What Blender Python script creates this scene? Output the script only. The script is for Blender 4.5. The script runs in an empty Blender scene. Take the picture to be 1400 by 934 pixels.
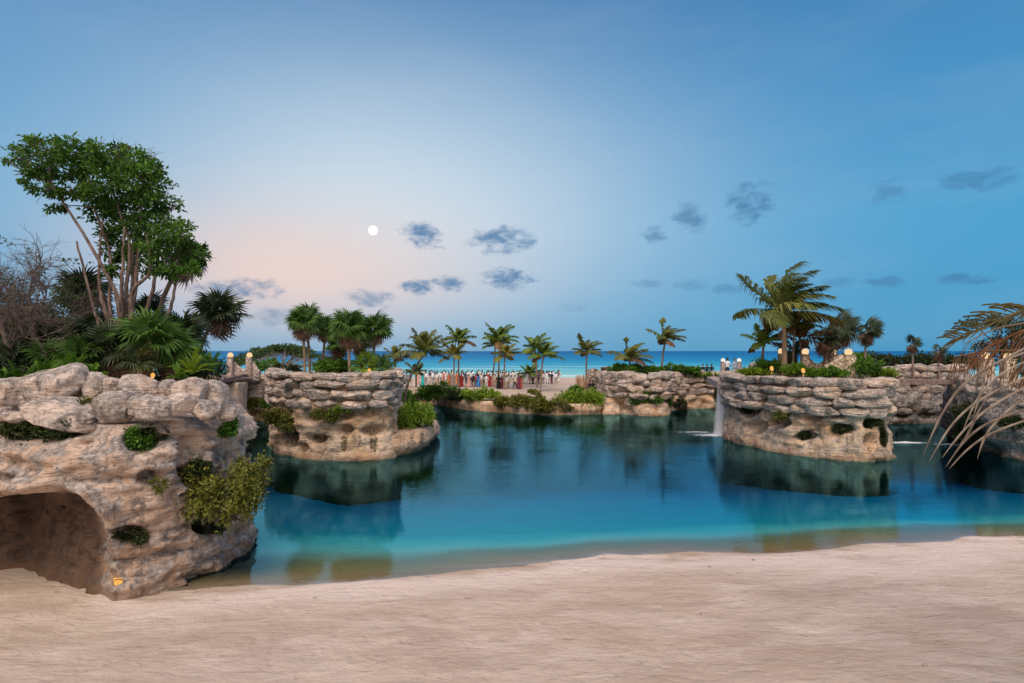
import bpy, math, random
import numpy as np
from mathutils import Vector, Matrix

SC = bpy.context.scene
COL = SC.collection
R = math.radians
rng = np.random.default_rng(7)
random.seed(7)

# ------------------------------------------------------------------ camera
F, CX, CY, CAMZ = 800.0, 700.0, 480.0, 6.0       # photo pixels (1400 x 934)
cam_d = bpy.data.cameras.new("camera")
cam = bpy.data.objects.new("camera", cam_d)
COL.objects.link(cam)
cam.location = (0, 0, CAMZ)
cam.rotation_euler = (R(90), 0, 0)
cam_d.sensor_width = 36
cam_d.lens = F / 1400 * 36
cam_d.shift_y = 13 / 1400
cam_d.clip_start = 0.1
cam_d.clip_end = 60000
SC.camera = cam

# ------------------------------------------------------------------ render settings
SC.render.engine = 'CYCLES'
cy = SC.cycles
cy.use_denoising = True
cy.denoiser = 'OPENIMAGEDENOISE'
cy.max_bounces = 8
cy.diffuse_bounces = 3
cy.glossy_bounces = 3
cy.transmission_bounces = 3
cy.transparent_max_bounces = 16
cy.volume_bounces = 0
cy.caustics_reflective = False
cy.caustics_refractive = False
cy.sample_clamp_indirect = 4
vs = SC.view_settings
vs.view_transform = 'Standard'
vs.look = 'None'
vs.exposure = 0.0
vs.gamma = 1.0
vs.use_curve_mapping = False


# ------------------------------------------------------------------ node helper
class NT:
    def __init__(self, nt):
        self.nt = nt

    def n(self, typ, ins=None, **attrs):
        nd = self.nt.nodes.new(typ)
        for k, v in attrs.items():
            setattr(nd, k, v)
        for k, v in (ins or {}).items():
            s = nd.inputs[k]
            if isinstance(v, bpy.types.NodeSocket):
                self.nt.links.new(v, s)
            else:
                s.default_value = v
        return nd

    def math(self, op, a, b=None, c=None, clamp=False):
        ins = {0: a}
        if b is not None: ins[1] = b
        if c is not None: ins[2] = c
        return self.n('ShaderNodeMath', ins, operation=op, use_clamp=clamp).outputs[0]

    def vmath(self, op, a, b):
        return self.n('ShaderNodeVectorMath', {0: a, 1: b}, operation=op).outputs[0]

    def mix(self, fac, a, b, blend='MIX'):
        nd = self.nt.nodes.new('ShaderNodeMix')
        nd.data_type = 'RGBA'
        nd.blend_type = blend
        for i, v in ((0, fac), (6, a), (7, b)):
            s = nd.inputs[i]
            if isinstance(v, bpy.types.NodeSocket):
                self.nt.links.new(v, s)
            else:
                if i != 0 and len(v) == 3: v = (*v, 1)
                s.default_value = v
        return nd.outputs[2]

    def step(self, x, a, b):
        """smooth 0..1 between a and b"""
        return self.n('ShaderNodeMapRange', {0: x, 1: a, 2: b, 3: 0.0, 4: 1.0},
                      interpolation_type='SMOOTHSTEP').outputs[0]

    def noise(self, vec, scale, detail=4.0, rough=0.55, dist=0.0):
        return self.n('ShaderNodeTexNoise', {'Vector': vec, 'Scale': scale, 'Detail': detail,
                                             'Roughness': rough, 'Distortion': dist}).outputs[0]

    def ramp(self, fac, stops):
        nd = self.n('ShaderNodeValToRGB', {0: fac})
        cr = nd.color_ramp
        while len(cr.elements) < len(stops):
            cr.elements.new(0.5)
        for e, (p, c) in zip(cr.elements, stops):
            e.position = p
            e.color = (*c, 1) if len(c) == 3 else c
        return nd.outputs[0]


def srgb(r, g, b):
    return tuple(((c / 255) / 12.92 if c <= 10 else ((c / 255 + 0.055) / 1.055) ** 2.4) for c in (r, g, b))


# ------------------------------------------------------------------ sun + sky
SUN_EL, SUN_AZ = R(54), R(186)      # azimuth clockwise from +Y: behind the camera, a little to the right
sun_d = bpy.data.lights.new("sun", 'SUN')
sun_d.energy = 3.1
sun_d.angle = R(45)
sun_d.color = (1.0, 0.83, 0.70)
sun = bpy.data.objects.new("sun", sun_d)
COL.objects.link(sun)
sdir = Vector((math.sin(SUN_AZ) * math.cos(SUN_EL), math.cos(SUN_AZ) * math.cos(SUN_EL), math.sin(SUN_EL)))
sun.rotation_euler = sdir.to_track_quat('Z', 'Y').to_euler()

world = bpy.data.worlds.new("World")
SC.world = world
world.use_nodes = True
wn = NT(world.node_tree)
world.node_tree.nodes.clear()
tc = wn.n('ShaderNodeTexCoord')
dvec = wn.n('ShaderNodeVectorMath', {0: tc.outputs['Generated']}, operation='NORMALIZE').outputs[0]
sep = wn.n('ShaderNodeSeparateXYZ', {0: dvec})
dx, dy, dz = sep.outputs
el = wn.math('ARCSINE', dz)                       # elevation, radians
az = wn.math('ARCTAN2', dx, dy)                   # azimuth, 0 = straight ahead, + right

# clear dusk sky: vertical ramp (elevation 0..90 deg)
elf = wn.math('DIVIDE', wn.math('MAXIMUM', el, 0.0), R(90))
base = wn.ramp(elf, [(0.0, srgb(62, 148, 192)), (0.03, srgb(62, 152, 198)), (0.13, srgb(66, 156, 204)),
                     (0.24, srgb(54, 140, 194)), (0.36, srgb(46, 118, 176)), (0.50, srgb(42, 98, 162)),
                     (1.0, srgb(32, 78, 142))])
# wide pale glow round the rising moon (opposite the sunset) and the pink belt inside it


def gauss(a0, sa_l, sa_r, e0, se_d, se_u):
    da = wn.math('SUBTRACT', az, R(a0))
    ka = wn.math('MULTIPLY_ADD', wn.math('GREATER_THAN', da, 0.0), 1 / R(sa_r) - 1 / R(sa_l), 1 / R(sa_l))
    da = wn.math('MULTIPLY', da, ka)
    de = wn.math('SUBTRACT', el, R(e0))
    ke = wn.math('MULTIPLY_ADD', wn.math('GREATER_THAN', de, 0.0), 1 / R(se_u) - 1 / R(se_d), 1 / R(se_d))
    de = wn.math('MULTIPLY', de, ke)
    s = wn.math('ADD', wn.math('MULTIPLY', da, da), wn.math('MULTIPLY', de, de))
    return wn.math('POWER', 2.71828, wn.math('MULTIPLY', s, -1.0))


pale = wn.math('MULTIPLY', gauss(-13, 23, 28, 13, 11, 13.5), 0.90)
skyc = wn.mix(pale, base, srgb(210, 224, 234))
pink = wn.math('MULTIPLY', gauss(-22, 13, 18, 7.0, 4.8, 6.0), 0.72)
skyc = wn.mix(pink, skyc, srgb(250, 212, 194))
# after-sunset warmth in the west, behind the camera
back = wn.math('MULTIPLY_ADD', wn.n('ShaderNodeVectorMath', {0: dvec, 1: tuple(Vector((sdir.x, sdir.y, 0.12)).normalized())}, operation='DOT_PRODUCT').outputs['Value'], 0.5, 0.5)
warm = wn.math('MULTIPLY', wn.math('POWER', back, 2.2), 0.9)
skyc = wn.mix(warm, skyc, (1.05, 0.82, 0.66))
# thin haze streaks
st = wn.noise(wn.vmath('MULTIPLY', dvec, (2.2, 2.2, 9.0)), 1.6, 5, 0.55)
skyc = wn.mix(wn.math('MULTIPLY', wn.step(st, 0.45, 0.75), 0.05), skyc, srgb(225, 220, 226))

# small dusk clouds: (px, py, half width, half height, tilt, strength)
CLOUDS = [(578, 322, 34, 20, 0.35, .85), (688, 328, 48, 20, -.05, .8), (572, 393, 28, 12, .1, .85),
          (614, 388, 26, 13, .1, .8), (695, 381, 40, 16, .05, .85), (506, 408, 38, 13, .1, .65),
          (320, 398, 62, 18, -.05, .75), (375, 432, 34, 14, 0, .5), (1030, 278, 40, 32, -.5, .7),
          (942, 297, 24, 26, -.7, .6), (894, 320, 20, 13, 0, .6), (1216, 262, 34, 18, -.2, .4),
          (1340, 246, 60, 18, -.1, .5), (1208, 384, 32, 9, 0, .55), (1320, 381, 44, 10, 0, .55),
          (950, 390, 28, 9, 0, .4), (995, 394, 26, 9, 0, .4), (1150, 386, 30, 8, 0, .35),
          (885, 388, 22, 8, 0, .35), (785, 420, 26, 8, 0, .25)]
cn = wn.noise(wn.vmath('MULTIPLY', dvec, (1.0, 1.0, 2.0)), 34, 8, 0.62, 0.4)
cn = wn.math('SUBTRACT', cn, 0.5)
cov = None
tanx = wn.math('DIVIDE', dx, wn.math('MAXIMUM', dy, 0.02))
tanz = wn.math('DIVIDE', dz, wn.math('MAXIMUM', dy, 0.02))
for (cx_, cy_, hw, hh, tl, stg) in CLOUDS:
    u = wn.math('SUBTRACT', tanx, (cx_ - CX) / F)
    v = wn.math('SUBTRACT', tanz, (CY - cy_) / F)
    c, s = math.cos(tl), math.sin(tl)
    uu = wn.math('ADD', wn.math('MULTIPLY', u, c * F / hw), wn.math('MULTIPLY', v, -s * F / hw))
    vv = wn.math('ADD', wn.math('MULTIPLY', u, s * F / hh), wn.math('MULTIPLY', v, c * F / hh))
    r2 = wn.math('ADD', wn.math('MULTIPLY', uu, uu), wn.math('MULTIPLY', vv, vv))
    m = wn.math('SUBTRACT', 1.05, r2)
    m = wn.math('MULTIPLY_ADD', cn, 3.9, m)
    m = wn.math('MULTIPLY', wn.step(m, -0.1, 1.45), min(1.0, stg * 1.15))
    m = wn.math('MULTIPLY', m, wn.math('LESS_THAN', r2, 4.0))
    cov = m if cov is None else wn.math('MAXIMUM', cov, m)
cov = wn.math('MULTIPLY', cov, wn.math('GREATER_THAN', dy, 0.05))
cloudc = wn.mix(pale, srgb(58, 114, 158), srgb(98, 136, 176))
skyc = wn.mix(cov, skyc, cloudc)
nish = wn.n('ShaderNodeTexSky', sky_type='NISHITA', sun_disc=False)
nish.sun_elevation = SUN_EL
nish.sun_rotation = SUN_AZ
bg1 = wn.n('ShaderNodeBackground', {0: skyc, 1: 1.0})
bg2 = wn.n('ShaderNodeBackground', {0: nish.outputs[0], 1: 0.004})
add = wn.n('ShaderNodeAddShader', {0: bg1.outputs[0], 1: bg2.outputs[0]})
wn.n('ShaderNodeOutputWorld', {0: add.outputs[0]})
world.cycles.sampling_method = 'MANUAL'
world.cycles.sample_map_resolution = 512


# ------------------------------------------------------------------ placing helpers
def W(px, py, d):
    """photo pixel + distance -> world point"""
    return np.array(((px - CX) / F * d, d, CAMZ - (py - CY) / F * d))


def G(px, py, z=0.0):
    """photo pixel on a level surface of height z"""
    return W(px, py, (CAMZ - z) * F / (py - CY))


def XG(px, d, z):
    return np.array(((px - CX) / F * d, d, z))


# ------------------------------------------------------------------ numpy noise
def _h(ix, iy, iz, seed):
    h = (ix.astype(np.int64) * 374761393 + iy.astype(np.int64) * 668265263 + iz.astype(np.int64) * 2147483647 + seed * 1274126177) & 0xFFFFFFFF
    h = ((h ^ (h >> 13)) * 1274126177) & 0xFFFFFFFF
    h = ((h ^ (h >> 16)) * 2246822519) & 0xFFFFFFFF
    return ((h ^ (h >> 15)) & 0xFFFFFF) / float(0xFFFFFF) * 2 - 1


def vnoise(P, seed=0):
    P = np.asarray(P, float)
    i = np.floor(P)
    f = P - i
    f = f * f * f * (f * (f * 6 - 15) + 10)
    x, y, z = i[:, 0], i[:, 1], i[:, 2]
    out = 0
    for a in (0, 1):
        wa = f[:, 0] if a else 1 - f[:, 0]
        for b in (0, 1):
            wb = f[:, 1] if b else 1 - f[:, 1]
            for c in (0, 1):
                wc = f[:, 2] if c else 1 - f[:, 2]
                out = out + wa * wb * wc * _h(x + a, y + b, z + c, seed)
    return out


def fbm(P, octv=4, seed=0, gain=0.5, ridged=False):
    P = np.asarray(P, float)
    a, t, out = 1.0, 0.0, 0
    for o in range(octv):
        v = vnoise(P * (2.03 ** o) + o * 17.3, seed + o)
        if ridged: v = 1 - 2 * np.abs(v)
        out = out + a * v
        t += a
        a *= gain
    return out / t


def sstep(x, a, b):
    t = np.clip((x - a) / (b - a), 0, 1)
    return t * t * (3 - 2 * t)


# ------------------------------------------------------------------ mesh helpers
class MB:
    """collects faces, builds ONE mesh object"""

    def __init__(self):
        self.V, self.Fq, self.Ft, self.T, self.n = [], [], [], [], 0
        self.Mq, self.Mt = [], []

    def add(self, V, quads=None, tris=None, tint=0.5, mi=0):
        V = np.asarray(V, float).reshape(-1, 3)
        self.V.append(V)
        self.T.append(np.broadcast_to(np.asarray(tint, float), (len(V),)).copy())
        if quads is not None and len(quads):
            q = np.asarray(quads, np.int64).reshape(-1, 4)
            self.Fq.append(q + self.n)
            self.Mq.append(np.full(len(q), mi))
        if tris is not None and len(tris):
            t = np.asarray(tris, np.int64).reshape(-1, 3)
            self.Ft.append(t + self.n)
            self.Mt.append(np.full(len(t), mi))
        self.n += len(V)

    def mesh(self, name, mats, smooth=True, offset=(0, 0, 0)):
        V = np.concatenate(self.V) - np.asarray(offset)
        q = np.concatenate(self.Fq) if self.Fq else np.zeros((0, 4), np.int64)
        t = np.concatenate(self.Ft) if self.Ft else np.zeros((0, 3), np.int64)
        me = bpy.data.meshes.new(name)
        me.vertices.add(len(V))
        me.vertices.foreach_set('co', V.astype(np.float32).ravel())
        li = np.concatenate([q.ravel(), t.ravel()]).astype(np.int32)
        me.loops.add(len(li))
        me.loops.foreach_set('vertex_index', li)
        nq, ntr = len(q), len(t)
        me.polygons.add(nq + ntr)
        starts = np.concatenate([np.arange(nq) * 4, nq * 4 + np.arange(ntr) * 3]).astype(np.int32)
        me.polygons.foreach_set('loop_start', starts)
        mi = np.concatenate(([np.concatenate(self.Mq)] if self.Mq else []) + ([np.concatenate(self.Mt)] if self.Mt else []))
        me.update(calc_edges=True)
        me.validate()
        for m in (mats if isinstance(mats, (list, tuple)) else [mats]):
            me.materials.append(m)
        if len(me.polygons) == len(mi):
            me.polygons.foreach_set('material_index', mi.astype(np.int32))
            me.polygons.foreach_set('use_smooth', np.full(len(mi), smooth))
        at = me.attributes.new('tint', 'FLOAT', 'POINT')
        at.data.foreach_set('value', np.concatenate(self.T).astype(np.float32))
        return me

    def build(self, name, mats, parent=None, smooth=True):
        off = tuple(parent['_w']) if parent is not None else (0, 0, 0)
        me = self.mesh(name, mats, smooth, off)
        return link(name, me, parent)


def link(name, me, parent=None, loc=(0, 0, 0), rot=None, scale=None):
    o = bpy.data.objects.new(name, me)
    COL.objects.link(o)
    if parent is not None:
        o.parent = parent
    o.location = loc
    if rot is not None: o.rotation_euler = rot
    if scale is not None: o.scale = scale
    o['_w'] = parent['_w'] if parent is not None else [0.0, 0.0, 0.0]
    return o


def thing(name, label, cat, loc=(0, 0, 0), group=None):
    o = bpy.data.objects.new(name, None)
    COL.objects.link(o)
    o.empty_display_size = 0.2
    o.location = [float(c) for c in loc]
    o['_w'] = [float(c) for c in loc]
    o['label'] = label
    o['category'] = cat
    if group: o['group'] = group
    return o


def tag(o, label=None, cat=None, group=None, kind=None):
    if label: o['label'] = label
    if cat: o['category'] = cat
    if group: o['group'] = group
    if kind: o['kind'] = kind
    return o


def nrm(v):
    v = np.asarray(v, float)
    return v / np.maximum(np.linalg.norm(v, axis=-1, keepdims=True), 1e-9)


def tube(mb, pts, radii, sides=6, tint=0.5, cap=True, mi=0):
    pts = np.asarray(pts, float)
    n = len(pts)
    radii = np.broadcast_to(np.asarray(radii, float), (n,))
    t = np.gradient(pts, axis=0)
    t = nrm(t)
    ref = np.array((0.31, 0.77, 0.1)) if abs(t[0][2]) > 0.6 else np.array((0, 0, 1.0))
    a = nrm(np.cross(t, ref))
    b = np.cross(t, a)
    ang = np.arange(sides) * 2 * math.pi / sides
    ring = a[:, None, :] * np.cos(ang)[None, :, None] + b[:, None, :] * np.sin(ang)[None, :, None]
    V = pts[:, None, :] + ring * radii[:, None, None]
    V = V.reshape(-1, 3)
    i = np.arange(n - 1)[:, None] * sides
    j = np.arange(sides)[None, :]
    jn = (j + 1) % sides
    q = np.stack([i + j, i + jn, i + sides + jn, i + sides + j], -1).reshape(-1, 4)
    tris = []
    if cap:
        V = np.vstack([V, pts[-1]])
        k = n * sides
        e = (n - 1) * sides
        tris = [(e + jj, e + (jj + 1) % sides, k) for jj in range(sides)]
    mb.add(V, q, tris, tint, mi)


def catmull(pts, closed=False, per=12):
    P = np.asarray(pts, float)
    n = len(P)
    out = []
    rngi = range(n) if closed else range(n - 1)
    for i in rngi:
        if closed:
            p0, p1, p2, p3 = P[(i - 1) % n], P[i], P[(i + 1) % n], P[(i + 2) % n]
        else:
            p0, p1, p2, p3 = P[max(i - 1, 0)], P[i], P[i + 1], P[min(i + 2, n - 1)]
        for k in range(per):
            t = k / per
            out.append(0.5 * ((2 * p1) + (-p0 + p2) * t + (2 * p0 - 5 * p1 + 4 * p2 - p3) * t * t + (-p0 + 3 * p1 - 3 * p2 + p3) * t ** 3))
    if not closed: out.append(P[-1])
    return np.array(out)


def resample(P, spacing, closed=False):
    Q = np.vstack([P, P[:1]]) if closed else P
    s = np.concatenate([[0], np.cumsum(np.linalg.norm(np.diff(Q, axis=0), axis=1))])
    n = max(4, int(round(s[-1] / spacing)))
    u = np.linspace(0, s[-1], n, endpoint=not closed)
    return np.stack([np.interp(u, s, Q[:, k]) for k in range(Q.shape[1])], -1)


# ------------------------------------------------------------------ materials
def new_mat(name):
    m = bpy.data.materials.new(name)
    m.use_nodes = True
    m.node_tree.nodes.clear()
    return m, NT(m.node_tree)


def finish(t, bsdf, vol=None):
    ins = {0: bsdf}
    if vol is not None: ins[1] = vol
    t.n('ShaderNodeOutputMaterial', ins)


def principled(t, col, rough=0.8, normal=None, spec=0.3, **kw):
    ins = {'Base Color': (*col, 1) if isinstance(col, tuple) and len(col) == 3 else col, 'Roughness': rough, 'Specular IOR Level': spec}
    if normal is not None: ins['Normal'] = normal
    ins.update(kw)
    return t.n('ShaderNodeBsdfPrincipled', ins).outputs[0]


def simple_mat(name, col, rough=0.8, spec=0.3, var=0.25, scale=3.0, bump=0.0, bscale=20):
    m, t = new_mat(name)
    pos = t.n('ShaderNodeNewGeometry').outputs['Position']
    nz = t.noise(pos, scale, 5, 0.6)
    dark = tuple(c * (1 - var) for c in col)
    lite = tuple(min(1, c * (1 + var)) for c in col)
    c = t.mix(t.step(nz, 0.3, 0.7), dark, lite)
    nor = None
    if bump:
        nor = t.n('ShaderNodeBump', {'Strength': bump, 'Distance': 0.02, 'Height': t.noise(pos, bscale, 5, 0.6)}).outputs[0]
    finish(t, principled(t, c, rough, nor, spec))
    return m


def rock_mat(name, grey=0.5, cream=(0.60, 0.46, 0.36), tan=(0.44, 0.29, 0.19), water=True, fs=1.0):
    m, t = new_mat(name)
    geo = t.n('ShaderNodeNewGeometry')
    pos = geo.outputs['Position']
    nz = t.n('ShaderNodeSeparateXYZ', {0: geo.outputs['Normal']}).outputs[2]
    pz = t.n('ShaderNodeSeparateXYZ', {0: pos}).outputs[2]
    big = t.noise(pos, 0.55 * fs, 6, 0.6, 0.4)
    c = t.mix(t.step(big, 0.40, 0.66), cream, tan)
    ran = t.n('ShaderNodeObjectInfo').outputs['Random']
    pale = t.noise(pos, 1.7 * fs, 7, 0.65, 0.3)
    c = t.mix(t.math('MULTIPLY', t.step(pale, 0.52, 0.72), 0.7), c, (0.70, 0.60, 0.52))
    # bedding lines
    strat = t.noise(t.vmath('MULTIPLY', pos, (0.8 * fs, 0.8 * fs, 7.5 * fs)), 1.6, 8, 0.66, 0.35)
    c = t.mix(t.math('MULTIPLY', t.step(strat, 0.53, 0.66), 0.55), c, (0.17, 0.10, 0.07))
    # grey weathering crust, more on upward faces
    gn = t.noise(pos, 1.25 * fs, 9, 0.68, 0.5)
    gw = t.math('ADD', gn, t.math('MULTIPLY', nz, 0.07))
    gw = t.math('ADD', gw, t.math('MULTIPLY', t.math('SUBTRACT', ran, 0.5), 0.16))
    gf = t.math('MULTIPLY', t.step(gw, 0.62 - 0.24 * grey, 0.72 - 0.24 * grey), min(1.0, 0.45 + 0.5 * grey))
    gcol = t.ramp(t.noise(pos, 4.5 * fs, 6, 0.7), [(0.32, (0.07, 0.067, 0.068)), (0.48, (0.26, 0.245, 0.24)), (0.66, (0.62, 0.585, 0.56))])
    c = t.mix(gf, c, gcol)
    # dark lichen spots
    sp = t.noise(pos, 7.5 * fs, 8, 0.7)
    c = t.mix(t.math('MULTIPLY', t.step(sp, 0.56, 0.66), 0.6), c, (0.06, 0.048, 0.04))
    # broad dark weather stains
    ds = t.noise(t.vmath('MULTIPLY', pos, (1.0, 1.0, 0.7)), 0.95 * fs, 8, 0.7, 0.8)
    c = t.mix(t.math('MULTIPLY', t.step(ds, 0.54, 0.64), 0.62), c, (0.085, 0.072, 0.064))
    # run-off streaks
    rs = t.noise(t.vmath('MULTIPLY', pos, (2.6 * fs, 2.6 * fs, 0.28)), 1.0, 5, 0.6)
    c = t.mix(t.math('MULTIPLY', t.step(rs, 0.57, 0.70), 0.55), c, (0.12, 0.075, 0.05))
    # moss / soil growing in the hollows
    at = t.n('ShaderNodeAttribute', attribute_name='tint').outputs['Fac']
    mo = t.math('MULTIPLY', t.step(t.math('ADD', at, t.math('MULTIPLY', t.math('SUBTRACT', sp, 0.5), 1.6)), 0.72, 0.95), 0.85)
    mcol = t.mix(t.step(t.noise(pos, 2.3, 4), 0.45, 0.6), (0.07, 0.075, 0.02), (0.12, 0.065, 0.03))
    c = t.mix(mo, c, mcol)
    # red-brown cave rock, with the cave's shade put into the dark colour
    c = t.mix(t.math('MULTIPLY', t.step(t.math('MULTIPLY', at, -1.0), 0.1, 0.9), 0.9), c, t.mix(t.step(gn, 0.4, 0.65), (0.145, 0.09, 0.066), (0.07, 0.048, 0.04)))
    if water:   # brown tide band
        c = t.mix(t.step(pz, 0.02, -0.12), c, (0.022, 0.030, 0.018))   # algae below the water line
        w = t.math('SUBTRACT', 0.42, pz)
        w = t.math('ADD', w, t.math('MULTIPLY', t.math('SUBTRACT', pale, 0.5), 1.3))
        c2 = t.mix(t.math('MULTIPLY', t.step(w, 0.0, 0.45), 0.62), c, (0.16, 0.095, 0.05))
        c = t.mix(t.step(pz, -0.12, 0.02), c, c2)
    h = t.math('ADD', t.math('MULTIPLY', t.noise(pos, 6.0 * fs, 9, 0.68), 0.6), t.math('MULTIPLY', strat, 0.8))
    h = t.math('ADD', h, t.math('MULTIPLY', t.n('ShaderNodeTexVoronoi', {'Vector': pos, 'Scale': 9.0 * fs}).outputs[0], 0.15))
    nor = t.n('ShaderNodeBump', {'Strength': 1.0, 'Distance': 0.14 / fs, 'Height': h}).outputs[0]
    finish(t, principled(t, c, 0.9, nor, 0.15))
    return m


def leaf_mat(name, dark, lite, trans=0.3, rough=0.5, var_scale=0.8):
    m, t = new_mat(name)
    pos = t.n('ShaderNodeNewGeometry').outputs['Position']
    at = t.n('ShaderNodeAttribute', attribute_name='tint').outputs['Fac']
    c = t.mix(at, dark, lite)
    nz = t.noise(pos, var_scale, 3, 0.5)
    c = t.mix(t.math('MULTIPLY', t.step(nz, 0.45, 0.7), 0.35), c, tuple(0.6 * (a + b) * 0.5 for a, b in zip(dark, lite)))
    p = principled(t, c, rough, None, 0.35)
    tr = t.n('ShaderNodeBsdfTranslucent', {0: c}).outputs[0]
    finish(t, t.n('ShaderNodeMixShader', {0: trans, 1: p, 2: tr}).outputs[0])
    return m


def bark_mat(name, col, col2, ring=0.0, s=1.0):
    m, t = new_mat(name)
    pos = t.n('ShaderNodeNewGeometry').outputs['Position']
    n1 = t.noise(t.vmath('MULTIPLY', pos, (5 * s, 5 * s, 1.2 * s)), 2.0, 6, 0.65)
    c = t.mix(t.step(n1, 0.35, 0.65), col, col2)
    h = n1
    if ring:
        w = t.n('ShaderNodeTexWave', {'Vector': pos, 'Scale': ring, 'Distortion': 1.5, 'Detail': 2.0}, wave_type='BANDS', bands_direction='Z').outputs[1]
        c = t.mix(t.math('MULTIPLY', t.step(w, 0.6, 0.9), 0.5), c, tuple(x * 0.45 for x in col))
        h = t.math('SUBTRACT', n1, t.math('MULTIPLY', w, 0.4))
    nor = t.n('ShaderNodeBump', {'Strength': 0.7, 'Distance': 0.03, 'Height': h}).outputs[0]
    finish(t, principled(t, c, 0.9, nor, 0.15))
    return m


M = {}
M['rock'] = rock_mat('limestone', 0.34, (0.76, 0.60, 0.45), (0.62, 0.41, 0.25))
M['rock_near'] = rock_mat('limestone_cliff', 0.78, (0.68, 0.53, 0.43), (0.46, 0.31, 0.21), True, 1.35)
M['stone'] = rock_mat('weathered_stone', 0.62, (0.70, 0.57, 0.48), (0.50, 0.38, 0.29), False, 1.2)
M['stone_near'] = rock_mat('weathered_boulder', 0.66, (0.74, 0.63, 0.55), (0.52, 0.41, 0.33), False, 1.6)
M['rock_dark'] = rock_mat('shaded_limestone', 0.95, (0.34, 0.26, 0.19), (0.22, 0.15, 0.10))  # darker limestone for wet mossy rock, with the banks' shade put into the colour
M['trunk'] = bark_mat('palm_bark', (0.20, 0.15, 0.11), (0.36, 0.29, 0.23), 6.0)
M['bark'] = bark_mat('tree_bark', (0.10, 0.07, 0.06), (0.25, 0.19, 0.165))
M['twig'] = bark_mat('dead_wood', (0.07, 0.056, 0.05), (0.18, 0.148, 0.13))
M['palegrey_wood'] = bark_mat('bleached_wood', (0.30, 0.28, 0.27), (0.55, 0.52, 0.50))
M['coco'] = leaf_mat('coconut_frond', (0.06, 0.13, 0.02), (0.25, 0.36, 0.055), 0.4)
M['coco_yel'] = leaf_mat('yellowing_frond', (0.13, 0.14, 0.02), (0.32, 0.30, 0.05), 0.35)
M['coco_dry'] = leaf_mat('dry_frond', (0.10, 0.055, 0.025), (0.26, 0.15, 0.07), 0.25)
M['coco_dusk'] = leaf_mat('dusky_frond', (0.06, 0.095, 0.02), (0.27, 0.29, 0.07), 0.4)
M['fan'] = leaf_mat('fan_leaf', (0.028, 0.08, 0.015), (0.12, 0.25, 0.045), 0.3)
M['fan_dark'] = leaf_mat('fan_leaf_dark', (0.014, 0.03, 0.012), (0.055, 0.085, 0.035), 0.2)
M['fan_dry'] = leaf_mat('fan_leaf_dry', (0.085, 0.05, 0.036), (0.25, 0.165, 0.12), 0.2)
M['leaf'] = leaf_mat('broad_leaf', (0.022, 0.065, 0.011), (0.15, 0.34, 0.04), 0.4)
M['leaf_far'] = leaf_mat('umbrella_leaf', (0.03, 0.07, 0.016), (0.09, 0.17, 0.035), 0.3)
M['bush'] = leaf_mat('bush_leaf', (0.035, 0.10, 0.011), (0.15, 0.34, 0.035), 0.35)
M['bush_lime'] = leaf_mat('lime_bush_leaf', (0.09, 0.18, 0.014), (0.32, 0.48, 0.04), 0.3)
M['bush_olive'] = leaf_mat('olive_bush_leaf', (0.06, 0.08, 0.012), (0.26, 0.28, 0.045), 0.3)
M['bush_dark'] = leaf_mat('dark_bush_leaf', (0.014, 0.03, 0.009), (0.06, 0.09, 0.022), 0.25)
M['near_frond'] = leaf_mat('frond_olive', (0.09, 0.08, 0.03), (0.26, 0.22, 0.09), 0.25)
M['near_dry'] = leaf_mat('frond_grey_dry', (0.12, 0.088, 0.06), (0.46, 0.40, 0.33), 0.15, 0.55, 14.0)
M['near_rust'] = leaf_mat('frond_rusty_dry', (0.16, 0.07, 0.03), (0.38, 0.17, 0.07), 0.2)
M['wood'] = bark_mat('weathered_plank', (0.14, 0.10, 0.09), (0.30, 0.23, 0.21))
M['post'] = bark_mat('palisade_wood', (0.26, 0.17, 0.11), (0.48, 0.35, 0.25))


def emit_mat(name, col, s):
    m, t = new_mat(name)
    finish(t, t.n('ShaderNodeEmission', {0: (*col, 1), 1: s}).outputs[0])
    return m


M['globe'] = emit_mat('lit_globe', (1.0, 0.68, 0.36), 1.0)
M['globe_white'] = emit_mat('lit_white_globe', (1.0, 0.93, 0.83), 1.0)
M['amber'] = emit_mat('amber_lamp_glow', (1.0, 0.46, 0.10), 1.05)
M['moon'] = emit_mat('moonlight', (1.0, 0.99, 0.96), 1.1)

# ================================================================== THE SETTING
SHORE = np.array([(-40, 20.0), (-12.0, 18.0), (-9.6, 14.8), G(205, 815)[:2], G(290, 806)[:2], G(400, 801)[:2], G(520, 792)[:2], G(620, 780)[:2], G(760, 769)[:2],
                  G(1000, 756)[:2], G(1200, 744)[:2], G(1400, 737)[:2], G(1800, 725)[:2]])


def shore_y(x):
    return np.interp(x, SHORE[:, 0], SHORE[:, 1])


def sand_z(x, y):
    x, y = np.broadcast_arrays(np.asarray(x, float), np.asarray(y, float))
    P = np.stack([x.ravel(), y.ravel(), np.zeros(x.size)], -1)
    wob = (0.16 * vnoise(P * 0.35, 3) + 0.10 * vnoise(P * 1.1, 4)).reshape(x.shape)
    s = shore_y(x) + wob - y
    land = 0.03 * np.maximum(s, 0) - 0.0008 * np.maximum(s, 0) ** 2
    land = np.where(s > 18, 0.28, land)
    w = np.maximum(-s, 0)
    k = np.interp(x, [-9, -4, 1], [0.6, 0.8, 1.0])
    sea = -np.minimum((0.065 * w + 0.018 * w ** 2) * k, 0.40 + 0.115 * w)
    sea = np.maximum(sea, -3.6)
    z = land + sea
    rough = (0.012 * fbm(P * np.array((0.8, 2.4, 1)), 4, 11) + 0.03 * vnoise(P * 0.25, 5)).reshape(x.shape)
    return z + rough * np.where(s > 0, np.clip(s / 2, 0.15, 1), 1.0)


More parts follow.
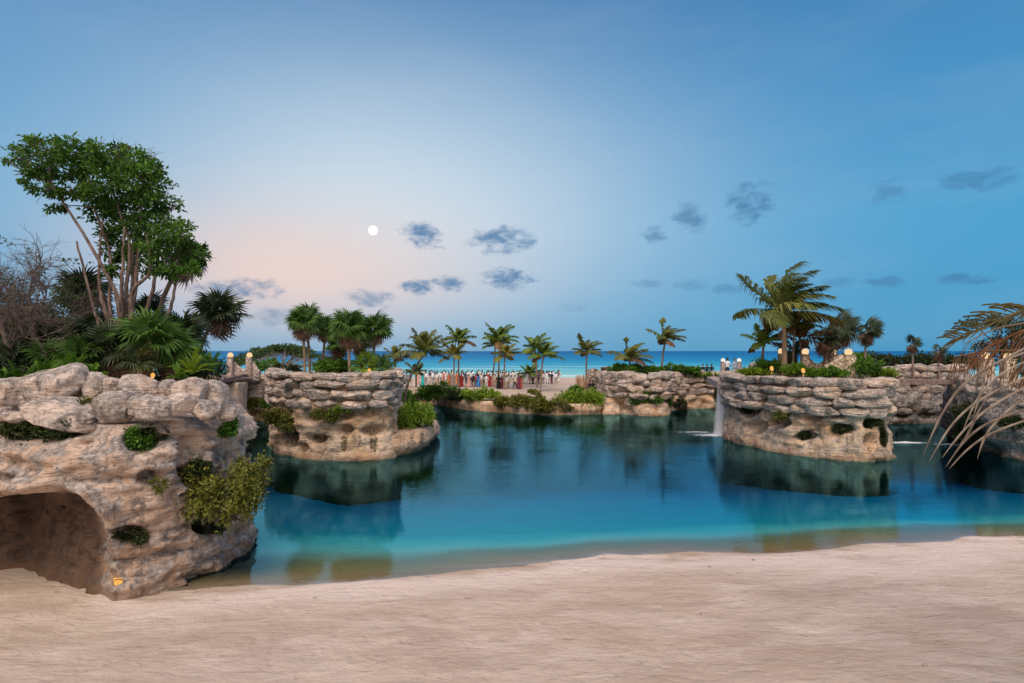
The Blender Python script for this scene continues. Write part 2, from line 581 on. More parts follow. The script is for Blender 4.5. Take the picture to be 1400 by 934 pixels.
def grid_mesh(xs, ys, zf):
    X, Y = np.meshgrid(xs, ys)
    Z = zf(X, Y)
    V = np.stack([X, Y, Z], -1).reshape(-1, 3)
    nx, ny = len(xs), len(ys)
    i = (np.arange(ny - 1)[:, None] * nx + np.arange(nx - 1)[None, :])
    q = np.stack([i, i + 1, i + nx + 1, i + nx], -1).reshape(-1, 4)
    return V, q


def sand_mat(name, lagoon=True):
    m, t = new_mat(name)
    pos = t.n('ShaderNodeNewGeometry').outputs['Position']
    pz = t.n('ShaderNodeSeparateXYZ', {0: pos}).outputs[2]
    n1 = t.noise(t.vmath('MULTIPLY', pos, (0.35, 1.0, 1.0)), 0.9, 6, 0.6, 0.3)
    c = t.mix(t.step(n1, 0.32, 0.68), (0.45, 0.36, 0.285), (0.61, 0.515, 0.43))
    n2 = t.noise(t.vmath('MULTIPLY', pos, (0.8, 3.2, 1.0)), 2.2, 7, 0.65, 0.6)
    c = t.mix(t.math('MULTIPLY', t.step(n2, 0.52, 0.70), 0.45), c, (0.36, 0.25, 0.20))
    big = t.noise(pos, 0.33, 4, 0.5)
    c = t.mix(t.math('MULTIPLY', t.step(big, 0.50, 0.70), 0.45), c, (0.40, 0.31, 0.28))
    pp = t.noise(t.vmath('MULTIPLY', pos, (0.6, 1.3, 1)), 0.8, 6, 0.65, 0.8)
    c = t.mix(t.math('MULTIPLY', t.step(pp, 0.52, 0.68), 0.5), c, (0.68, 0.58, 0.51))
    sc_ = t.noise(t.vmath('MULTIPLY', pos, (1.1, 7.5, 1)), 1.3, 5, 0.55, 1.5)
    c = t.mix(t.math('MULTIPLY', t.step(sc_, 0.66, 0.72), 0.6), c, (0.26, 0.18, 0.14))
    grain = t.noise(pos, 60, 4, 0.7)
    c = t.mix(t.math('MULTIPLY', t.step(grain, 0.45, 0.7), 0.18), c, (0.30, 0.21, 0.17))
    sp = t.noise(pos, 9, 5, 0.6)
    c = t.mix(t.math('MULTIPLY', t.step(sp, 0.72, 0.77), 0.7), c, (0.14, 0.10, 0.08))
    rough = 0.9
    if lagoon:
        nn = t.math('MULTIPLY', t.math('SUBTRACT', n1, 0.5), 0.10)
        zz = t.math('ADD', pz, nn)
        # bleached tide line, silt under the shallows, pale sand further out
        tide = t.math('MULTIPLY', t.step(zz, -0.005, 0.018), t.math('SUBTRACT', 1.0, t.step(zz, 0.025, 0.06)))
        c = t.mix(t.math('MULTIPLY', tide, 0.75), c, (0.72, 0.62, 0.56))
        silt = t.math('MULTIPLY', t.math('SUBTRACT', 1.0, t.step(zz, -0.04, 0.005)), t.step(zz, -0.32, -0.12))
        c = t.mix(t.math('MULTIPLY', silt, 0.88), c, (0.44, 0.29, 0.125))
        deep = t.math('SUBTRACT', 1.0, t.step(zz, -0.38, -0.16))
        c = t.mix(t.math('MULTIPLY', deep, 0.85), c, (0.80, 0.86, 0.82))
        deep_dark = t.math('ADD', pz, t.math('MULTIPLY', t.math('SUBTRACT', big, 0.5), 0.9))
        c = t.mix(t.math('SUBTRACT', 1.0, t.step(deep_dark, -3.0, -1.75)), c, (0.03, 0.13, 0.17))   # deep floor darkened in colour to stand for the dimness of deep water
    # raked / trodden relief
    w1 = t.noise(t.vmath('MULTIPLY', pos, (0.7, 2.6, 1.0)), 1.7, 7, 0.62, 1.2)
    h = t.math('ADD', t.math('MULTIPLY', w1, 0.7), t.math('MULTIPLY', t.noise(pos, 3.0, 8, 0.68), 0.9))
    h = t.math('ADD', h, t.math('MULTIPLY', grain, 0.08))
    # footprints
    vo = t.n('ShaderNodeTexVoronoi', {'Vector': t.vmath('MULTIPLY', pos, (1.0, 0.6, 1.0)), 'Scale': 2.4, 'Randomness': 1.0}).outputs[0]
    h = t.math('ADD', h, t.math('MULTIPLY', t.step(vo, 0.06, 0.26), 0.30))
    nor = t.n('ShaderNodeBump', {'Strength': 0.9, 'Distance': 0.10, 'Height': h}).outputs[0]
    finish(t, principled(t, c, rough, nor, 0.12))
    return m


M['sand'] = sand_mat('beach_sand')
M['sand_far'] = sand_mat('terrace_sand', False)

xs = np.concatenate([np.linspace(-70, -20, 40)[:-1], np.arange(-20, 22, 0.14), np.linspace(22, 75, 50)])
ys = np.concatenate([np.linspace(-40, 8, 40)[:-1], np.arange(8, 24, 0.10), np.linspace(24, 80, 90)])
V, q = grid_mesh(xs, ys, sand_z)
mb = MB(); mb.add(V, q)
tag(mb.build('sand_beach', M['sand']), kind='structure')

# ---- far terrace / beach behind the lagoon, down to the sea
TF = np.array([(-70, 60), (-40, 57), (-12, 61), (-9.5, 66.5), (-4.5, 60.8), (3.4, 55.8), (8.4, 57), (12, 62), (40, 62), (90, 56)])


def far_z(x, y):
    f = np.interp(x, TF[:, 0], TF[:, 1])
    P = np.stack([np.ravel(x), np.ravel(y), np.zeros(np.size(x))], -1)
    top = 0.98 + 0.012 * np.clip(y - 58, 0, 26) + 0.05 * fbm(P * 0.3, 3, 21).reshape(np.shape(x))
    top = top - 2.2 * sstep(y, 98, 150)
    return np.where(y < f + 0.9, np.minimum(top, top - (f + 0.9 - y) * 4), top)


V, q = grid_mesh(np.linspace(-110, 110, 200), np.concatenate([np.arange(52, 72, 0.4), np.linspace(72, 160, 60)]), far_z)
mb = MB(); mb.add(V, q)
tag(mb.build('beach_ground', M['sand_far']), kind='structure')

# ---- lagoon water: closed body, clear and absorbing
m, t = new_mat('lagoon_water')
pos = t.n('ShaderNodeNewGeometry').outputs['Position']
py_ = t.n('ShaderNodeSeparateXYZ', {0: pos}).outputs[1]
r1 = t.noise(t.vmath('MULTIPLY', pos, (0.75, 1.7, 1.0)), 1.5, 3, 0.5, 0.3)
r2 = t.noise(t.vmath('MULTIPLY', pos, (0.8, 2.0, 1.0)), 5.5, 3, 0.5, 0.2)
r3 = t.noise(pos, 0.25, 3, 0.5)
h = t.math('ADD', t.math('MULTIPLY', r1, 1.0), t.math('MULTIPLY', r2, 0.42))
amp = t.math('MULTIPLY_ADD', t.step(r3, 0.35, 0.65), 0.6, 0.4)
amp = t.math('MULTIPLY', amp, t.math('MULTIPLY_ADD', t.step(py_, 17.0, 32.0), 0.75, 0.25))
h = t.math('MULTIPLY', h, amp)
nor = t.n('ShaderNodeBump', {'Strength': 0.34, 'Distance': 0.048, 'Height': h}).outputs[0]
fr = t.n('ShaderNodeFresnel', {'IOR': 1.48, 'Normal': nor}).outputs[0]
gl = t.n('ShaderNodeBsdfGlossy', {'Color': (0.32, 0.82, 1.0, 1), 'Roughness': 0.02, 'Normal': nor}).outputs[0]
tr = t.n('ShaderNodeBsdfTransparent', {0: (1, 1, 1, 1)}).outputs[0]
sh = t.n('ShaderNodeMixShader', {0: fr, 1: tr, 2: gl}).outputs[0]
vol = t.n('ShaderNodeVolumeAbsorption', {0: (0.0, 0.868, 0.945, 1), 1: 1.1}).outputs[0]
finish(t, sh, vol)
M['lagoon'] = m
mb = MB()
x0, x1, y0, y1, zb = -68, 72, 6.0, 74.0, -6.0
mb.add([(x0, y0, 0), (x1, y0, 0), (x1, y1, 0), (x0, y1, 0), (x0, y0, zb), (x1, y0, zb), (x1, y1, zb), (x0, y1, zb)],
       [(0, 1, 2, 3), (7, 6, 5, 4), (4, 5, 1, 0), (5, 6, 2, 1), (6, 7, 3, 2), (7, 4, 0, 3)])
tag(mb.build('lagoon_water', m, smooth=False), kind='structure')

# ---- open sea
m, t = new_mat('sea_water')
pos = t.n('ShaderNodeNewGeometry').outputs['Position']
yy = t.n('ShaderNodeSeparateXYZ', {0: pos}).outputs[1]
wv = t.noise(t.vmath('MULTIPLY', pos, (0.01, 0.028, 1)), 1.0, 5, 0.6, 0.6)
ly = t.math('LOGARITHM', t.math('MAXIMUM', yy, 1.0), 10.0)           # log10 of distance
ly = t.math('ADD', ly, t.math('MULTIPLY', t.math('SUBTRACT', wv, 0.5), 0.35))
f = t.math('DIVIDE', t.math('SUBTRACT', ly, 2.0), 2.0)
c = t.ramp(f, [(0.06, (0.36, 0.62, 0.60)), (0.12, (0.13, 0.52, 0.60)), (0.20, (0.035, 0.36, 0.54)), (0.33, (0.010, 0.21, 0.44)), (0.55, (0.006, 0.14, 0.36)), (1.0, (0.005, 0.11, 0.31))])
dk = t.noise(t.vmath('MULTIPLY', pos, (0.02, 0.11, 1)), 1.0, 6, 0.65, 0.4)
c = t.mix(t.math('MULTIPLY', t.step(dk, 0.5, 0.66), 0.4), c, (0.02, 0.16, 0.32))
fo = t.noise(t.vmath('MULTIPLY', pos, (0.012, 0.16, 1)), 1.0, 5, 0.6, 0.8)
near = t.math('SUBTRACT', 1.0, t.step(yy, 190.0, 330.0))
c = t.mix(t.math('MULTIPLY', t.step(fo, 0.56, 0.64), t.math('MULTIPLY', near, 0.75)), c, (0.80, 0.84, 0.84))
hb = t.math('ADD', dk, t.noise(t.vmath('MULTIPLY', pos, (0.15, 0.5, 1)), 1.0, 5, 0.6))
nor = t.n('ShaderNodeBump', {'Strength': 0.5, 'Distance': 1.0, 'Height': hb}).outputs[0]
finish(t, principled(t, c, 0.55, nor, 0.03))
mb = MB()
V, q = grid_mesh(np.concatenate([-np.geomspace(20, 60000, 14)[::-1], np.geomspace(20, 60000, 14)]), np.concatenate([[118], np.geomspace(130, 45000, 24)]), lambda X, Y: X * 0 - 0.35)
mb.add(V, q)
tag(mb.build('sea', m), kind='structure')


# ------------------------------------------------------------------ rock bodies
def project(P):
    return CX + P[:, 0] / P[:, 1] * F, CY + (CAMZ - P[:, 2]) / P[:, 1] * F


class Body:
    pass


def rock_body(name, parent, path, z0, z1, spacing, seed, mat, niches=(), amp=0.4, profile=None, top_noise=0.25, fine=1.0, post=None, rings=10):
    """closed outline in plan lofted upwards, displaced, capped"""
    C = resample(catmull(path, True), spacing, True)
    n = len(C)
    tan = nrm(np.roll(C, -1, 0) - np.roll(C, 1, 0))
    area = 0.5 * np.sum(C[:, 0] * np.roll(C[:, 1], -1) - np.roll(C[:, 0], -1) * C[:, 1])
    no = np.stack([tan[:, 1], -tan[:, 0]], -1) * (1 if area > 0 else -1)
    for _ in range(6):
        no = nrm(np.roll(no, 1, 0) + no * 2 + np.roll(no, -1, 0))
    rows = max(6, int((z1 - z0) / spacing))
    zs = np.linspace(z0, z1, rows)
    v = (zs - 0) / z1
    off = profile(zs) if profile is not None else 0.25 * np.sin(np.clip(v, 0, 1) * math.pi)
    P = np.zeros((rows, n, 3))
    P[..., :2] = C[None] + no[None] * off[:, None, None]
    P[..., 2] = zs[:, None]
    N = np.zeros((rows, n, 3)); N[..., :2] = no[None]
    Pf, Nf = P.reshape(-1, 3).copy(), N.reshape(-1, 3)
    d = amp * (0.9 * fbm(Pf * np.array((0.28, 0.28, 0.4)), 3, seed) + 0.55 * fbm(Pf * np.array((0.55, 0.55, 2.4)), 4, seed + 9, 0.55, True)
               + 0.30 * fine * fbm(Pf * np.array((1.6, 1.6, 3.2)), 4, seed + 17, 0.6))
    rd = fbm(Pf * np.array((0.5, 0.5, 2.1)) + 9.7, 3, seed + 41, 0.5, True)
    d = d - amp * 0.45 * sstep(rd, 0.55, 0.8) + amp * 0.22 * fine * fbm(Pf * np.array((3.2, 3.2, 7.5)), 3, seed + 43, 0.6, True)
    Q = Pf + Nf * d[:, None]
    Q[:, 2] += 0.12 * amp * vnoise(Pf * 1.3, seed + 5)
    tint = np.zeros(len(Q))
    px, py = project(Q)
    facing = np.einsum('ij,ij->i', Nf, np.array((0, 0, CAMZ)) - Q) > 0
    for (nx, ny, rx, ry, dep, mo) in niches:
        jx = 0.25 * fbm(Q * 1.7, 2, seed + 31); jy = 0.25 * fbm(Q * 1.9, 2, seed + 37)
        r = np.sqrt(((px - nx) / rx + jx) ** 2 + ((py - ny) / ry + jy) ** 2)
        g = (1 - sstep(r, 0.62, 1.08)) * facing
        Q -= Nf * (g * dep)[:, None]
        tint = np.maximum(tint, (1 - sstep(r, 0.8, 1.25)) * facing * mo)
    if post is not None:
        Q, tint = post(Q, Nf, px, py, facing, tint)
    mb_ = MB()
    i = np.arange(rows - 1)[:, None] * n
    j = np.arange(n)[None, :]
    jn = (j + 1) % n
    qd = np.stack([i + j, i + jn, i + n + jn, i + n + j], -1).reshape(-1, 4)
    if area < 0: qd = qd[:, ::-1]
    # cap
    top = Q[-n:]
    cen = np.array((C[:, 0].mean(), C[:, 1].mean(), z1))
    VV, TT, QQ = [Q], [tint], [qd]
    base = (rows - 1) * n
    cnt = len(Q)
    for k in range(1, rings + 1):
        s = (k / rings) ** 0.8
        ringp = top * (1 - s) + cen * s
        ringp[:, 2] = top[:, 2] * (1 - min(1, k / 2.5)) + z1 * min(1, k / 2.5) + top_noise * fbm(ringp * 0.5, 3, seed + 3) * min(1, k / 3)
        VV.append(ringp); TT.append(np.zeros(n))
        jj = np.arange(n); jjn = (jj + 1) % n
        qq = np.stack([base + jj, base + jjn, cnt + jjn, cnt + jj], -1)
        QQ.append(qq if area > 0 else qq[:, ::-1])
        base = cnt
        cnt += n
    mb_.add(np.vstack(VV), np.vstack(QQ), None, np.concatenate(TT))
    ob = mb_.build(name, mat, parent)
    b = Body()
    b.C, b.no, b.ob, b.z1, b.path = C, no, ob, z1, path
    b.Q = Q
    b.px, b.py = project(Q)
    return b


def surf(b, px, py, rad=6.0):
    """point of a body's camera side seen at a photo pixel"""
    r = np.hypot(b.px - px, b.py - py)
    k = np.where(r < max(rad, r.min() + 1))[0]
    return b.Q[k[np.argmin(b.Q[k, 1])]]


# stones: a few shapes, shared
def stone_mesh(seed, sub=14, lump=1.0, bed=1.0):
    """rounded block from a subdivided cube"""
    r_ = np.random.default_rng(seed)
    lin = np.linspace(-1, 1, sub + 1)
    VV, QQ, cnt = [], [], 0
    for ax in range(3):
        for s in (-1, 1):
            A, B = np.meshgrid(lin, lin)
            P = np.zeros((sub + 1, sub + 1, 3))
            P[..., ax] = s
            P[..., (ax + 1) % 3] = A
            P[..., (ax + 2) % 3] = B
            VV.append(P.reshape(-1, 3))
            i = np.arange(sub)[:, None] * (sub + 1) + np.arange(sub)[None, :]
            q = np.stack([i, i + 1, i + sub + 2, i + sub + 1], -1).reshape(-1, 4)
            if s < 0: q = q[:, ::-1]
            QQ.append(q + cnt); cnt += (sub + 1) ** 2
    P = np.vstack(VV)
    # superellipsoid with exponent ~3 gives slabby blocks with rounded edges
    e = r_.uniform(2.2, 3.3)
    rad = (np.abs(P) ** e).sum(1) ** (1 / e)
    P = P / rad[:, None]
    # cut a few facets
    for _ in range(5):
        nn = nrm(r_.normal(size=3) * np.array((1, 1, 0.8)))
        dcut = r_.uniform(0.72, 0.95)
        k = P @ nn - dcut
        P = P - np.where(k > 0, k, 0)[:, None] * nn * 0.85
    sh = r_.uniform(-50, 50, 3)
    dd = 0.16 * lump * fbm(P * 1.1 + sh, 3, seed) + 0.10 * lump * bed * fbm(P * np.array((1.5, 1.5, 4.0)) + sh, 4, seed + 3, 0.55, True) + 0.03 * fbm(P * 5 + sh, 2, seed + 7)
    P = P * (1 + dd)[:, None]
    P *= 0.5
    mbx = MB()
    # weld cube seams
    key = np.round(P, 5)
    u, inv = np.unique(key, axis=0, return_inverse=True)
    inv = inv.ravel()
    mbx.add(u, inv[np.vstack(QQ)], None, 0.0)
    return mbx


STONES = [stone_mesh(100 + k).mesh('stone', M['stone']) for k in range(12)]
BOULD = [stone_mesh(300 + k, 26, 1.3, 0.45).mesh('boulder', M['stone_near']) for k in range(9)]
_sc = [0]


def put_stone(parent, p, size, rz, tilt=(0, 0), near=False, flip=None):
    pool = BOULD if near else STONES
    _sc[0] += 1
    k = _sc[0] % len(pool)
    sx, sy, sz = size
    o = link('stone', pool[k], parent, np.asarray(p) - np.asarray(parent['_w']), (tilt[0], tilt[1], rz + (math.pi if random.random() < .5 else 0)), (sx, sy, sz))
    return o


def stone_rows(parent, body, zs, hts, wmin, wmax, out=0.12, depth=0.8, facing_only=True, pxr=None, near=False, skip=None):
    """courses of stones laid along the camera side of a body"""
    C, no = body.C, body.no
    s = np.concatenate([[0], np.cumsum(np.linalg.norm(np.roll(C, -1, 0) - C, axis=1))])
    tot = s[-1]
    for r_i, (z, h) in enumerate(zip(zs, hts)):
        u = random.uniform(0, 0.6)
        while u < tot:
            w = random.uniform(wmin, wmax) * (1.25 if random.random() < 0.15 else 1)
            uc = u + w / 2
            k = int(np.searchsorted(s, min(uc, tot - 1e-3)) - 1) % len(C)
            p = C[k]; nn = no[k]
            u += w * 0.97
            if facing_only and np.dot(nn, -p) < -0.25 * np.linalg.norm(p): continue
            pxx = CX + p[0] / p[1] * F
            if pxr and not (pxr[0] <= pxx <= pxr[1]): continue
            if skip and skip(pxx, r_i): continue
            hh = h * random.uniform(0.9, 1.22)
            rz = math.atan2(nn[1], nn[0]) + math.pi / 2 + random.uniform(-.12, .12)
            pp = (p[0] + nn[0] * (out - depth * .42 + random.uniform(-.13, .13)), p[1] + nn[1] * (out - depth * .42 + random.uniform(-.13, .13)), z + random.uniform(-.06, .06))
            put_stone(parent, pp, (w * 1.0, depth * random.uniform(.9, 1.3), hh * 1.02), rz, (random.uniform(-.08, .08), random.uniform(-.09, .09)), near)


# ---- 1. the big near cliff with the cave
cliff = thing('limestone_cliff', 'tall layered limestone cliff with a dark cave at its foot, boulders piled on top', 'cliff', (-14, 16, 0))
CAVE = np.array([(-400, 690), (-120, 690), (0, 680), (45, 671), (90, 665), (118, 674), (138, 698), (149, 735), (154, 780), (156, 860), (-400, 860)])


def cave_sd(px, py):
    """signed pixel distance inside the cave outline"""
    inside = np.zeros(len(px), bool)
    dist = np.full(len(px), 1e9)
    n = len(CAVE)
    for i in range(n):
        a, b = CAVE[i], CAVE[(i + 1) % n]
        cond = ((a[1] > py) != (b[1] > py)) & (px < (b[0] - a[0]) * (py - a[1]) / (b[1] - a[1] + 1e-9) + a[0])
        inside ^= cond
        if i in (n - 2, n - 1, 0) : continue
        ab = b - a
        tt = np.clip(((px - a[0]) * ab[0] + (py - a[1]) * ab[1]) / (ab @ ab), 0, 1)
        dist = np.minimum(dist, np.hypot(px - a[0] - tt * ab[0], py - a[1] - tt * ab[1]))
    return np.where(inside, dist, -dist)


def carve(Q, N, px, py, facing, tint):
    jit = 7 * fbm(Q * 1.6, 3, 61)
    sd = cave_sd(px + jit, py + 0.6 * jit)
    ins = sstep(sd, 0, 20) * facing
    hz = np.clip(Q[:, 2] / 2.0, 0, 1)
    deep = (0.85 + 0.006 * np.clip(sd, 0, 160) + 0.5 * sstep(sd, 20, 110)) * (0.6 + 0.9 * hz) + 1.6 * sstep(-px, -70, 10) * (0.4 + 0.6 * hz)
    lump = 0.55 * fbm(Q * np.array((0.9, 0.9, 0.7)), 4, 71)
    Q = Q + np.array((-0.45, 0.9, 0))[None] * (ins * (deep + lump * sstep(sd, 8, 40)))[:, None]
    # lip of rock above the cave
    flute = fbm(Q * np.array((2.2, 2.2, 0.5)), 3, 77, 0.5, True)
    Q = Q + np.array((0, -0.10, 0))[None] * (flute * sstep(sd, 5, 30) * facing)[:, None]
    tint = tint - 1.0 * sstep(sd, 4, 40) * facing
    lip = np.exp(-((sd + 9) / 12) ** 2) * facing * (py < 720)
    Q = Q + N * (0.40 * lip)[:, None]
    return Q, tint


def cliff_profile(z):
    return np.interp(z, [-2, 0, 0.5, 1.6, 2.6, 3.6, 4.1, 4.6], [0.25, 0.2, 0.05, 0.0, 0.22, 0.36, -0.15, -0.9])


CLPATH = [(-34, 15.5), (-22, 15.2), (-15.5, 14.7), (-12.0, 14.4), (-9.9, 14.1), (-8.75, 14.9), (-8.35, 16.4), (-8.4, 18.2), (-9.6, 20.5), (-13, 26), (-20, 35), (-25, 45), (-38, 46), (-44, 28)]
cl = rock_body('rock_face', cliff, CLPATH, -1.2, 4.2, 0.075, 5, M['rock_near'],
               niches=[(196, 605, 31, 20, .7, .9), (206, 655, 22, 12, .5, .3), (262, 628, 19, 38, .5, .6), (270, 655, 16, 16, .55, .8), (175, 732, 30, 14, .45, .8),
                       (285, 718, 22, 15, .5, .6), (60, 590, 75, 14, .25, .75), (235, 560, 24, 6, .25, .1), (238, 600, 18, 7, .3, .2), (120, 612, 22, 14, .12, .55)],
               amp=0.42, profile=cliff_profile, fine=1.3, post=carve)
BL = [(23, 541, 66, 40, 15.6), (84, 531, 88, 52, 15.8), (138, 530, 36, 36, 15.9), (165, 529, 28, 22, 15.9), (200, 531, 54, 37, 15.6), (236, 533, 28, 24, 15.8), (267, 537, 50, 36, 15.7),
      (300, 540, 32, 34, 16.2), (105, 564, 98, 26, 14.9), (166, 556, 54, 36, 14.8), (218, 556, 60, 30, 14.8), (256, 551, 34, 26, 15.0), (10, 567, 40, 18, 14.9), (314, 561, 34, 26, 16.4),
      (286, 559, 34, 22, 15.3), (50, 570, 60, 16, 14.8), (-30, 545, 60, 46, 15.6), (-80, 540, 70, 44, 15.8), 
      ]
for (bx_, by_, bw, bh, bd) in BL:
    p = W(bx_, by_, bd)
    k = bd / F
    p = p + np.array((0, -0.25, 0))
    put_stone(cliff, p, (bw * k * .98, max(0.7, bw * k * 0.75), bh * k * 1.12), random.uniform(-.45, .45), (random.uniform(-.2, .2), random.uniform(-.24, .24)), True)
# cave lamp set in the rock
sp_ = surf(cl, 158, 793, 8)
lamp = thing('cave_lamp', 'small glowing amber wall lamp at the cave mouth', 'lamp', sp_)
mb = MB()
vd = nrm(np.array((sp_[0], sp_[1], 0)))
sd_ = np.array((vd[1], -vd[0], 0))
c0 = sp_ - vd * .10
a = np.linspace(0, 2 * math.pi, 11)[:-1]
rr = 0.10 * (1 + 0.12 * np.sin(a * 3 + 1))
top_ = c0 + sd_[None] * (rr * np.cos(a) * 1.1)[:, None] + np.array((0, 0, 1.0))[None] * (rr * np.sin(a) * .8)[:, None]
mb.add(np.vstack([top_, top_ + vd * .35]), [(i, (i + 1) % 10, 10 + (i + 1) % 10, 10 + i) for i in range(10)], [(0, i, i + 1) for i in range(1, 9)])
glass_ = mb.build('glowing_glass', M['amber'], lamp, smooth=False)
mb = MB()
tube(mb, np.vstack([top_, top_[:1]]) - vd * .005, .014, 5)
mb.build('rim', M['wood'], glass_)

# ---- 2. left island
isl = thing('rock_island', 'rounded rock island with grey stone courses, hollows and fan palms on top', 'rock island', (-9.5, 36, 0))
LI = [G(374, 612)[:2], G(384, 619)[:2], G(420, 626)[:2], G(470, 629)[:2], G(512, 627)[:2], G(537, 621)[:2], (-7.7, 37.5), (-8.5, 42), (-11, 45), (-16.5, 43.5), (-15.9, 39)]


def isl_profile(z):
    return np.interp(z, [-4.2, -.15, .3, 1.5, 2.6, 3.2, 3.6, 4.75], [0.3, 0.12, 0.0, -0.05, -0.02, -0.02, -0.25, -0.5])


ib = rock_body('rock_face', isl, LI, -4.2, 4.45, 0.14, 15, M['rock'],
               niches=[(392, 598, 16, 15, .7, .8), (410, 612, 12, 8, .5, .6), (432, 600, 17, 8, .75, .75), (470, 589, 14, 9, .8, .6), (512, 590, 18, 8, .75, .7), (506, 563, 20, 9, .55, .45), (440, 571, 26, 8, .4, .8),
                       (470, 567, 20, 8, .4, .8), (470, 606, 6, 14, .12, .9), (512, 608, 7, 14, .12, .9), (430, 618, 10, 6, .1, .6)],
               amp=0.36, profile=isl_profile)
stone_rows(isl, ib, [3.05, 3.62, 4.15, 4.6], [.5, .52, .52, .42], 0.9, 1.9, out=0.30, depth=0.9, pxr=(360, 548))
LS = [G(515, 624)[:2], G(560, 619)[:2], G(578, 613)[:2], G(589, 604)[:2], (-5.6, 41.5), (-8.2, 42), (-9, 37)]
lb = rock_body('rock_ledge', isl, LS, -4.2, 1.15, 0.14, 25, M['rock'], niches=[(566, 602, 4, 16, .1, .8), (578, 600, 4, 14, .1, .8)], amp=0.2, rings=6)

# ---- 3. far left wall with the stone ramp
lw = thing('rock_bank', 'low rock bank topped with flat grey stones below the ramp with globe lamps', 'rock bank', (-20, 50, 0))
LW = [(-27, 49.5), (-23.5, 50), (-19.5, 50.3), (-14.5, 50), (-11.5, 52), (-11.5, 58), (-20, 60), (-29, 58)]
lwb = rock_body('rock_face', lw, LW, -2.2, 3.55, 0.2, 35, M['rock'], niches=[(345, 553, 14, 7, .5, .6), (372, 555, 12, 7, .5, .6), (360, 566, 20, 5, .5, .2)], amp=0.3,
                profile=lambda z: np.interp(z, [-2, 0, .8, 1.4, 2.2, 3.6], [.1, .25, .3, -.1, -.3, -.5]))
stone_rows(lw, lwb, [2.35, 2.95, 3.5, 3.9], [.6, .62, .6, .4], 1.2, 2.6, out=0.36, depth=0.9)

# ---- 4. terrace edge
te = thing('terrace_bank', 'low brown rock bank edging the sandy terrace with green shrubs along it', 'rock bank', (0, 58, 0))
TE = [(-10.5, 66.5), (-8.2, 65), (-4.5, 60), (-1, 57.3), (3.4, 55.2), (6.5, 55.5), (8.3, 56.2), (9, 58.5), (4, 59.5), (-3, 63), (-8, 68)]
teb = rock_body('rock_face', te, TE, -2.2, 0.98, 0.2, 45, M['rock'], amp=0.32, rings=5,
                profile=lambda z: np.interp(z, [-2, -.2, .15, .6, 1.0], [.1, .2, .0, .15, -.05]))
# ---- 5. right bank with stones
rw = thing('rock_bank', 'rock bank piled with big pale boulders beside the steps', 'rock bank', (14, 58, 0))
RW = [(9.9, 60), (10.2, 57), (11.2, 55), (12.8, 54.4), (14.5, 55.4), (15.3, 58.5), (18, 61), (22, 61.5), (27, 62.5), (30, 68), (20, 73), (10, 70)]
rwb = rock_body('rock_face', rw, RW, -2.2, 3.3, 0.18, 55, M['rock'], niches=[(846, 555, 9, 6, .5, .4), (855, 562, 12, 6, .4, .3), (925, 556, 12, 6, .5, .5), (955, 552, 14, 8, .6, .6)], amp=0.4,
                profile=lambda z: np.interp(z, [-2, 0, .8, 1.5, 2.2, 3.6], [.1, .25, .3, -.05, -.3, -.6]))
stone_rows(rw, rwb, [1.75, 2.35, 2.95, 3.5], [.62, .66, .72, .85], 1.0, 2.2, out=0.42, depth=1.1)

# ---- 6. right island
ri = thing('rock_island', 'tan rock island with four grey stone courses and pocket hollows beside the waterfall', 'rock island', (19, 38, 0))
RI = [G(992, 597)[:2], G(1010, 605)[:2], G(1050, 615)[:2], G(1100, 623)[:2], G(1150, 629)[:2], G(1190, 630)[:2], G(1216, 624)[:2], (22.4, 36), (23.2, 41), (24.5, 47), (19.5, 49), (17.4, 46)]


def ri_profile(z):
    return np.interp(z, [-4.2, -.15, .25, 1.5, 2.4, 2.9, 4.3], [0.3, 0.16, 0.0, -0.08, -0.05, -0.25, -0.5])


rib = rock_body('rock_face', ri, RI, -4.2, 4.2, 0.14, 65, M['rock'],
                niches=[(1033, 584, 17, 9, .8, .25), (1022, 562, 15, 9, .6, .85), (1065, 578, 18, 8, .7, .3), (1108, 571, 16, 6, .6, .5), (1100, 596, 16, 7, .7, .75), (1153, 587, 20, 9, .7, .9),
                        (1192, 579, 12, 9, .7, .85), (1191, 602, 9, 9, .7, .7), (1148, 566, 18, 6, .35, .2), (1191, 614, 5, 10, .12, .8), (1150, 606, 10, 10, .1, .7), (1209, 596, 6, 22, .15, .8)],
                amp=0.36, profile=ri_profile)
stone_rows(ri, rib, [2.62, 3.16, 3.68, 4.2], [.55, .56, .55, .5], 1.0, 2.3, out=0.30, depth=0.95, pxr=(985, 1230))

# ---- 7. right rear bank and near right rock
rr_ = thing('rock_bank', 'shaded mossy stone bank under the plank footbridge', 'rock bank', (29, 50, 0))
RR = [(24.5, 49), (27, 48.5), (31, 48.3), (35, 49), (40, 52), (42, 60), (32, 66), (23.5, 58)]
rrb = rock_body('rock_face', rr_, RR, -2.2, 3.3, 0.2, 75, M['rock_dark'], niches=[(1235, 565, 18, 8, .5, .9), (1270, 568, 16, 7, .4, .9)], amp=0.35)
stone_rows(rr_, rrb, [1.1, 1.65, 2.2, 2.8, 3.4, 4.0, 4.5], [.6, .6, .65, .65, .65, .6, .5], 1.0, 2.0, out=0.12, depth=0.9)
rn = thing('rock_outcrop', 'dark rock outcrop with grey stones behind the hanging dry palm leaves', 'rock outcrop', (28, 36, 0))
RN = [(31.5, 42), (29.4, 38.5), (27.9, 35), (27.9, 32.3), (29.4, 31), (33, 30.5), (40, 32), (42, 40), (36, 45)]
rnb = rock_body('rock_face', rn, RN, -4.2, 3.7, 0.18, 85, M['rock_dark'], niches=[(1320, 595, 26, 26, .9, .9), (1330, 560, 20, 14, .5, .9), (1350, 620, 20, 12, .6, .8), (1380, 580, 18, 10, .5, .7)], amp=0.5)
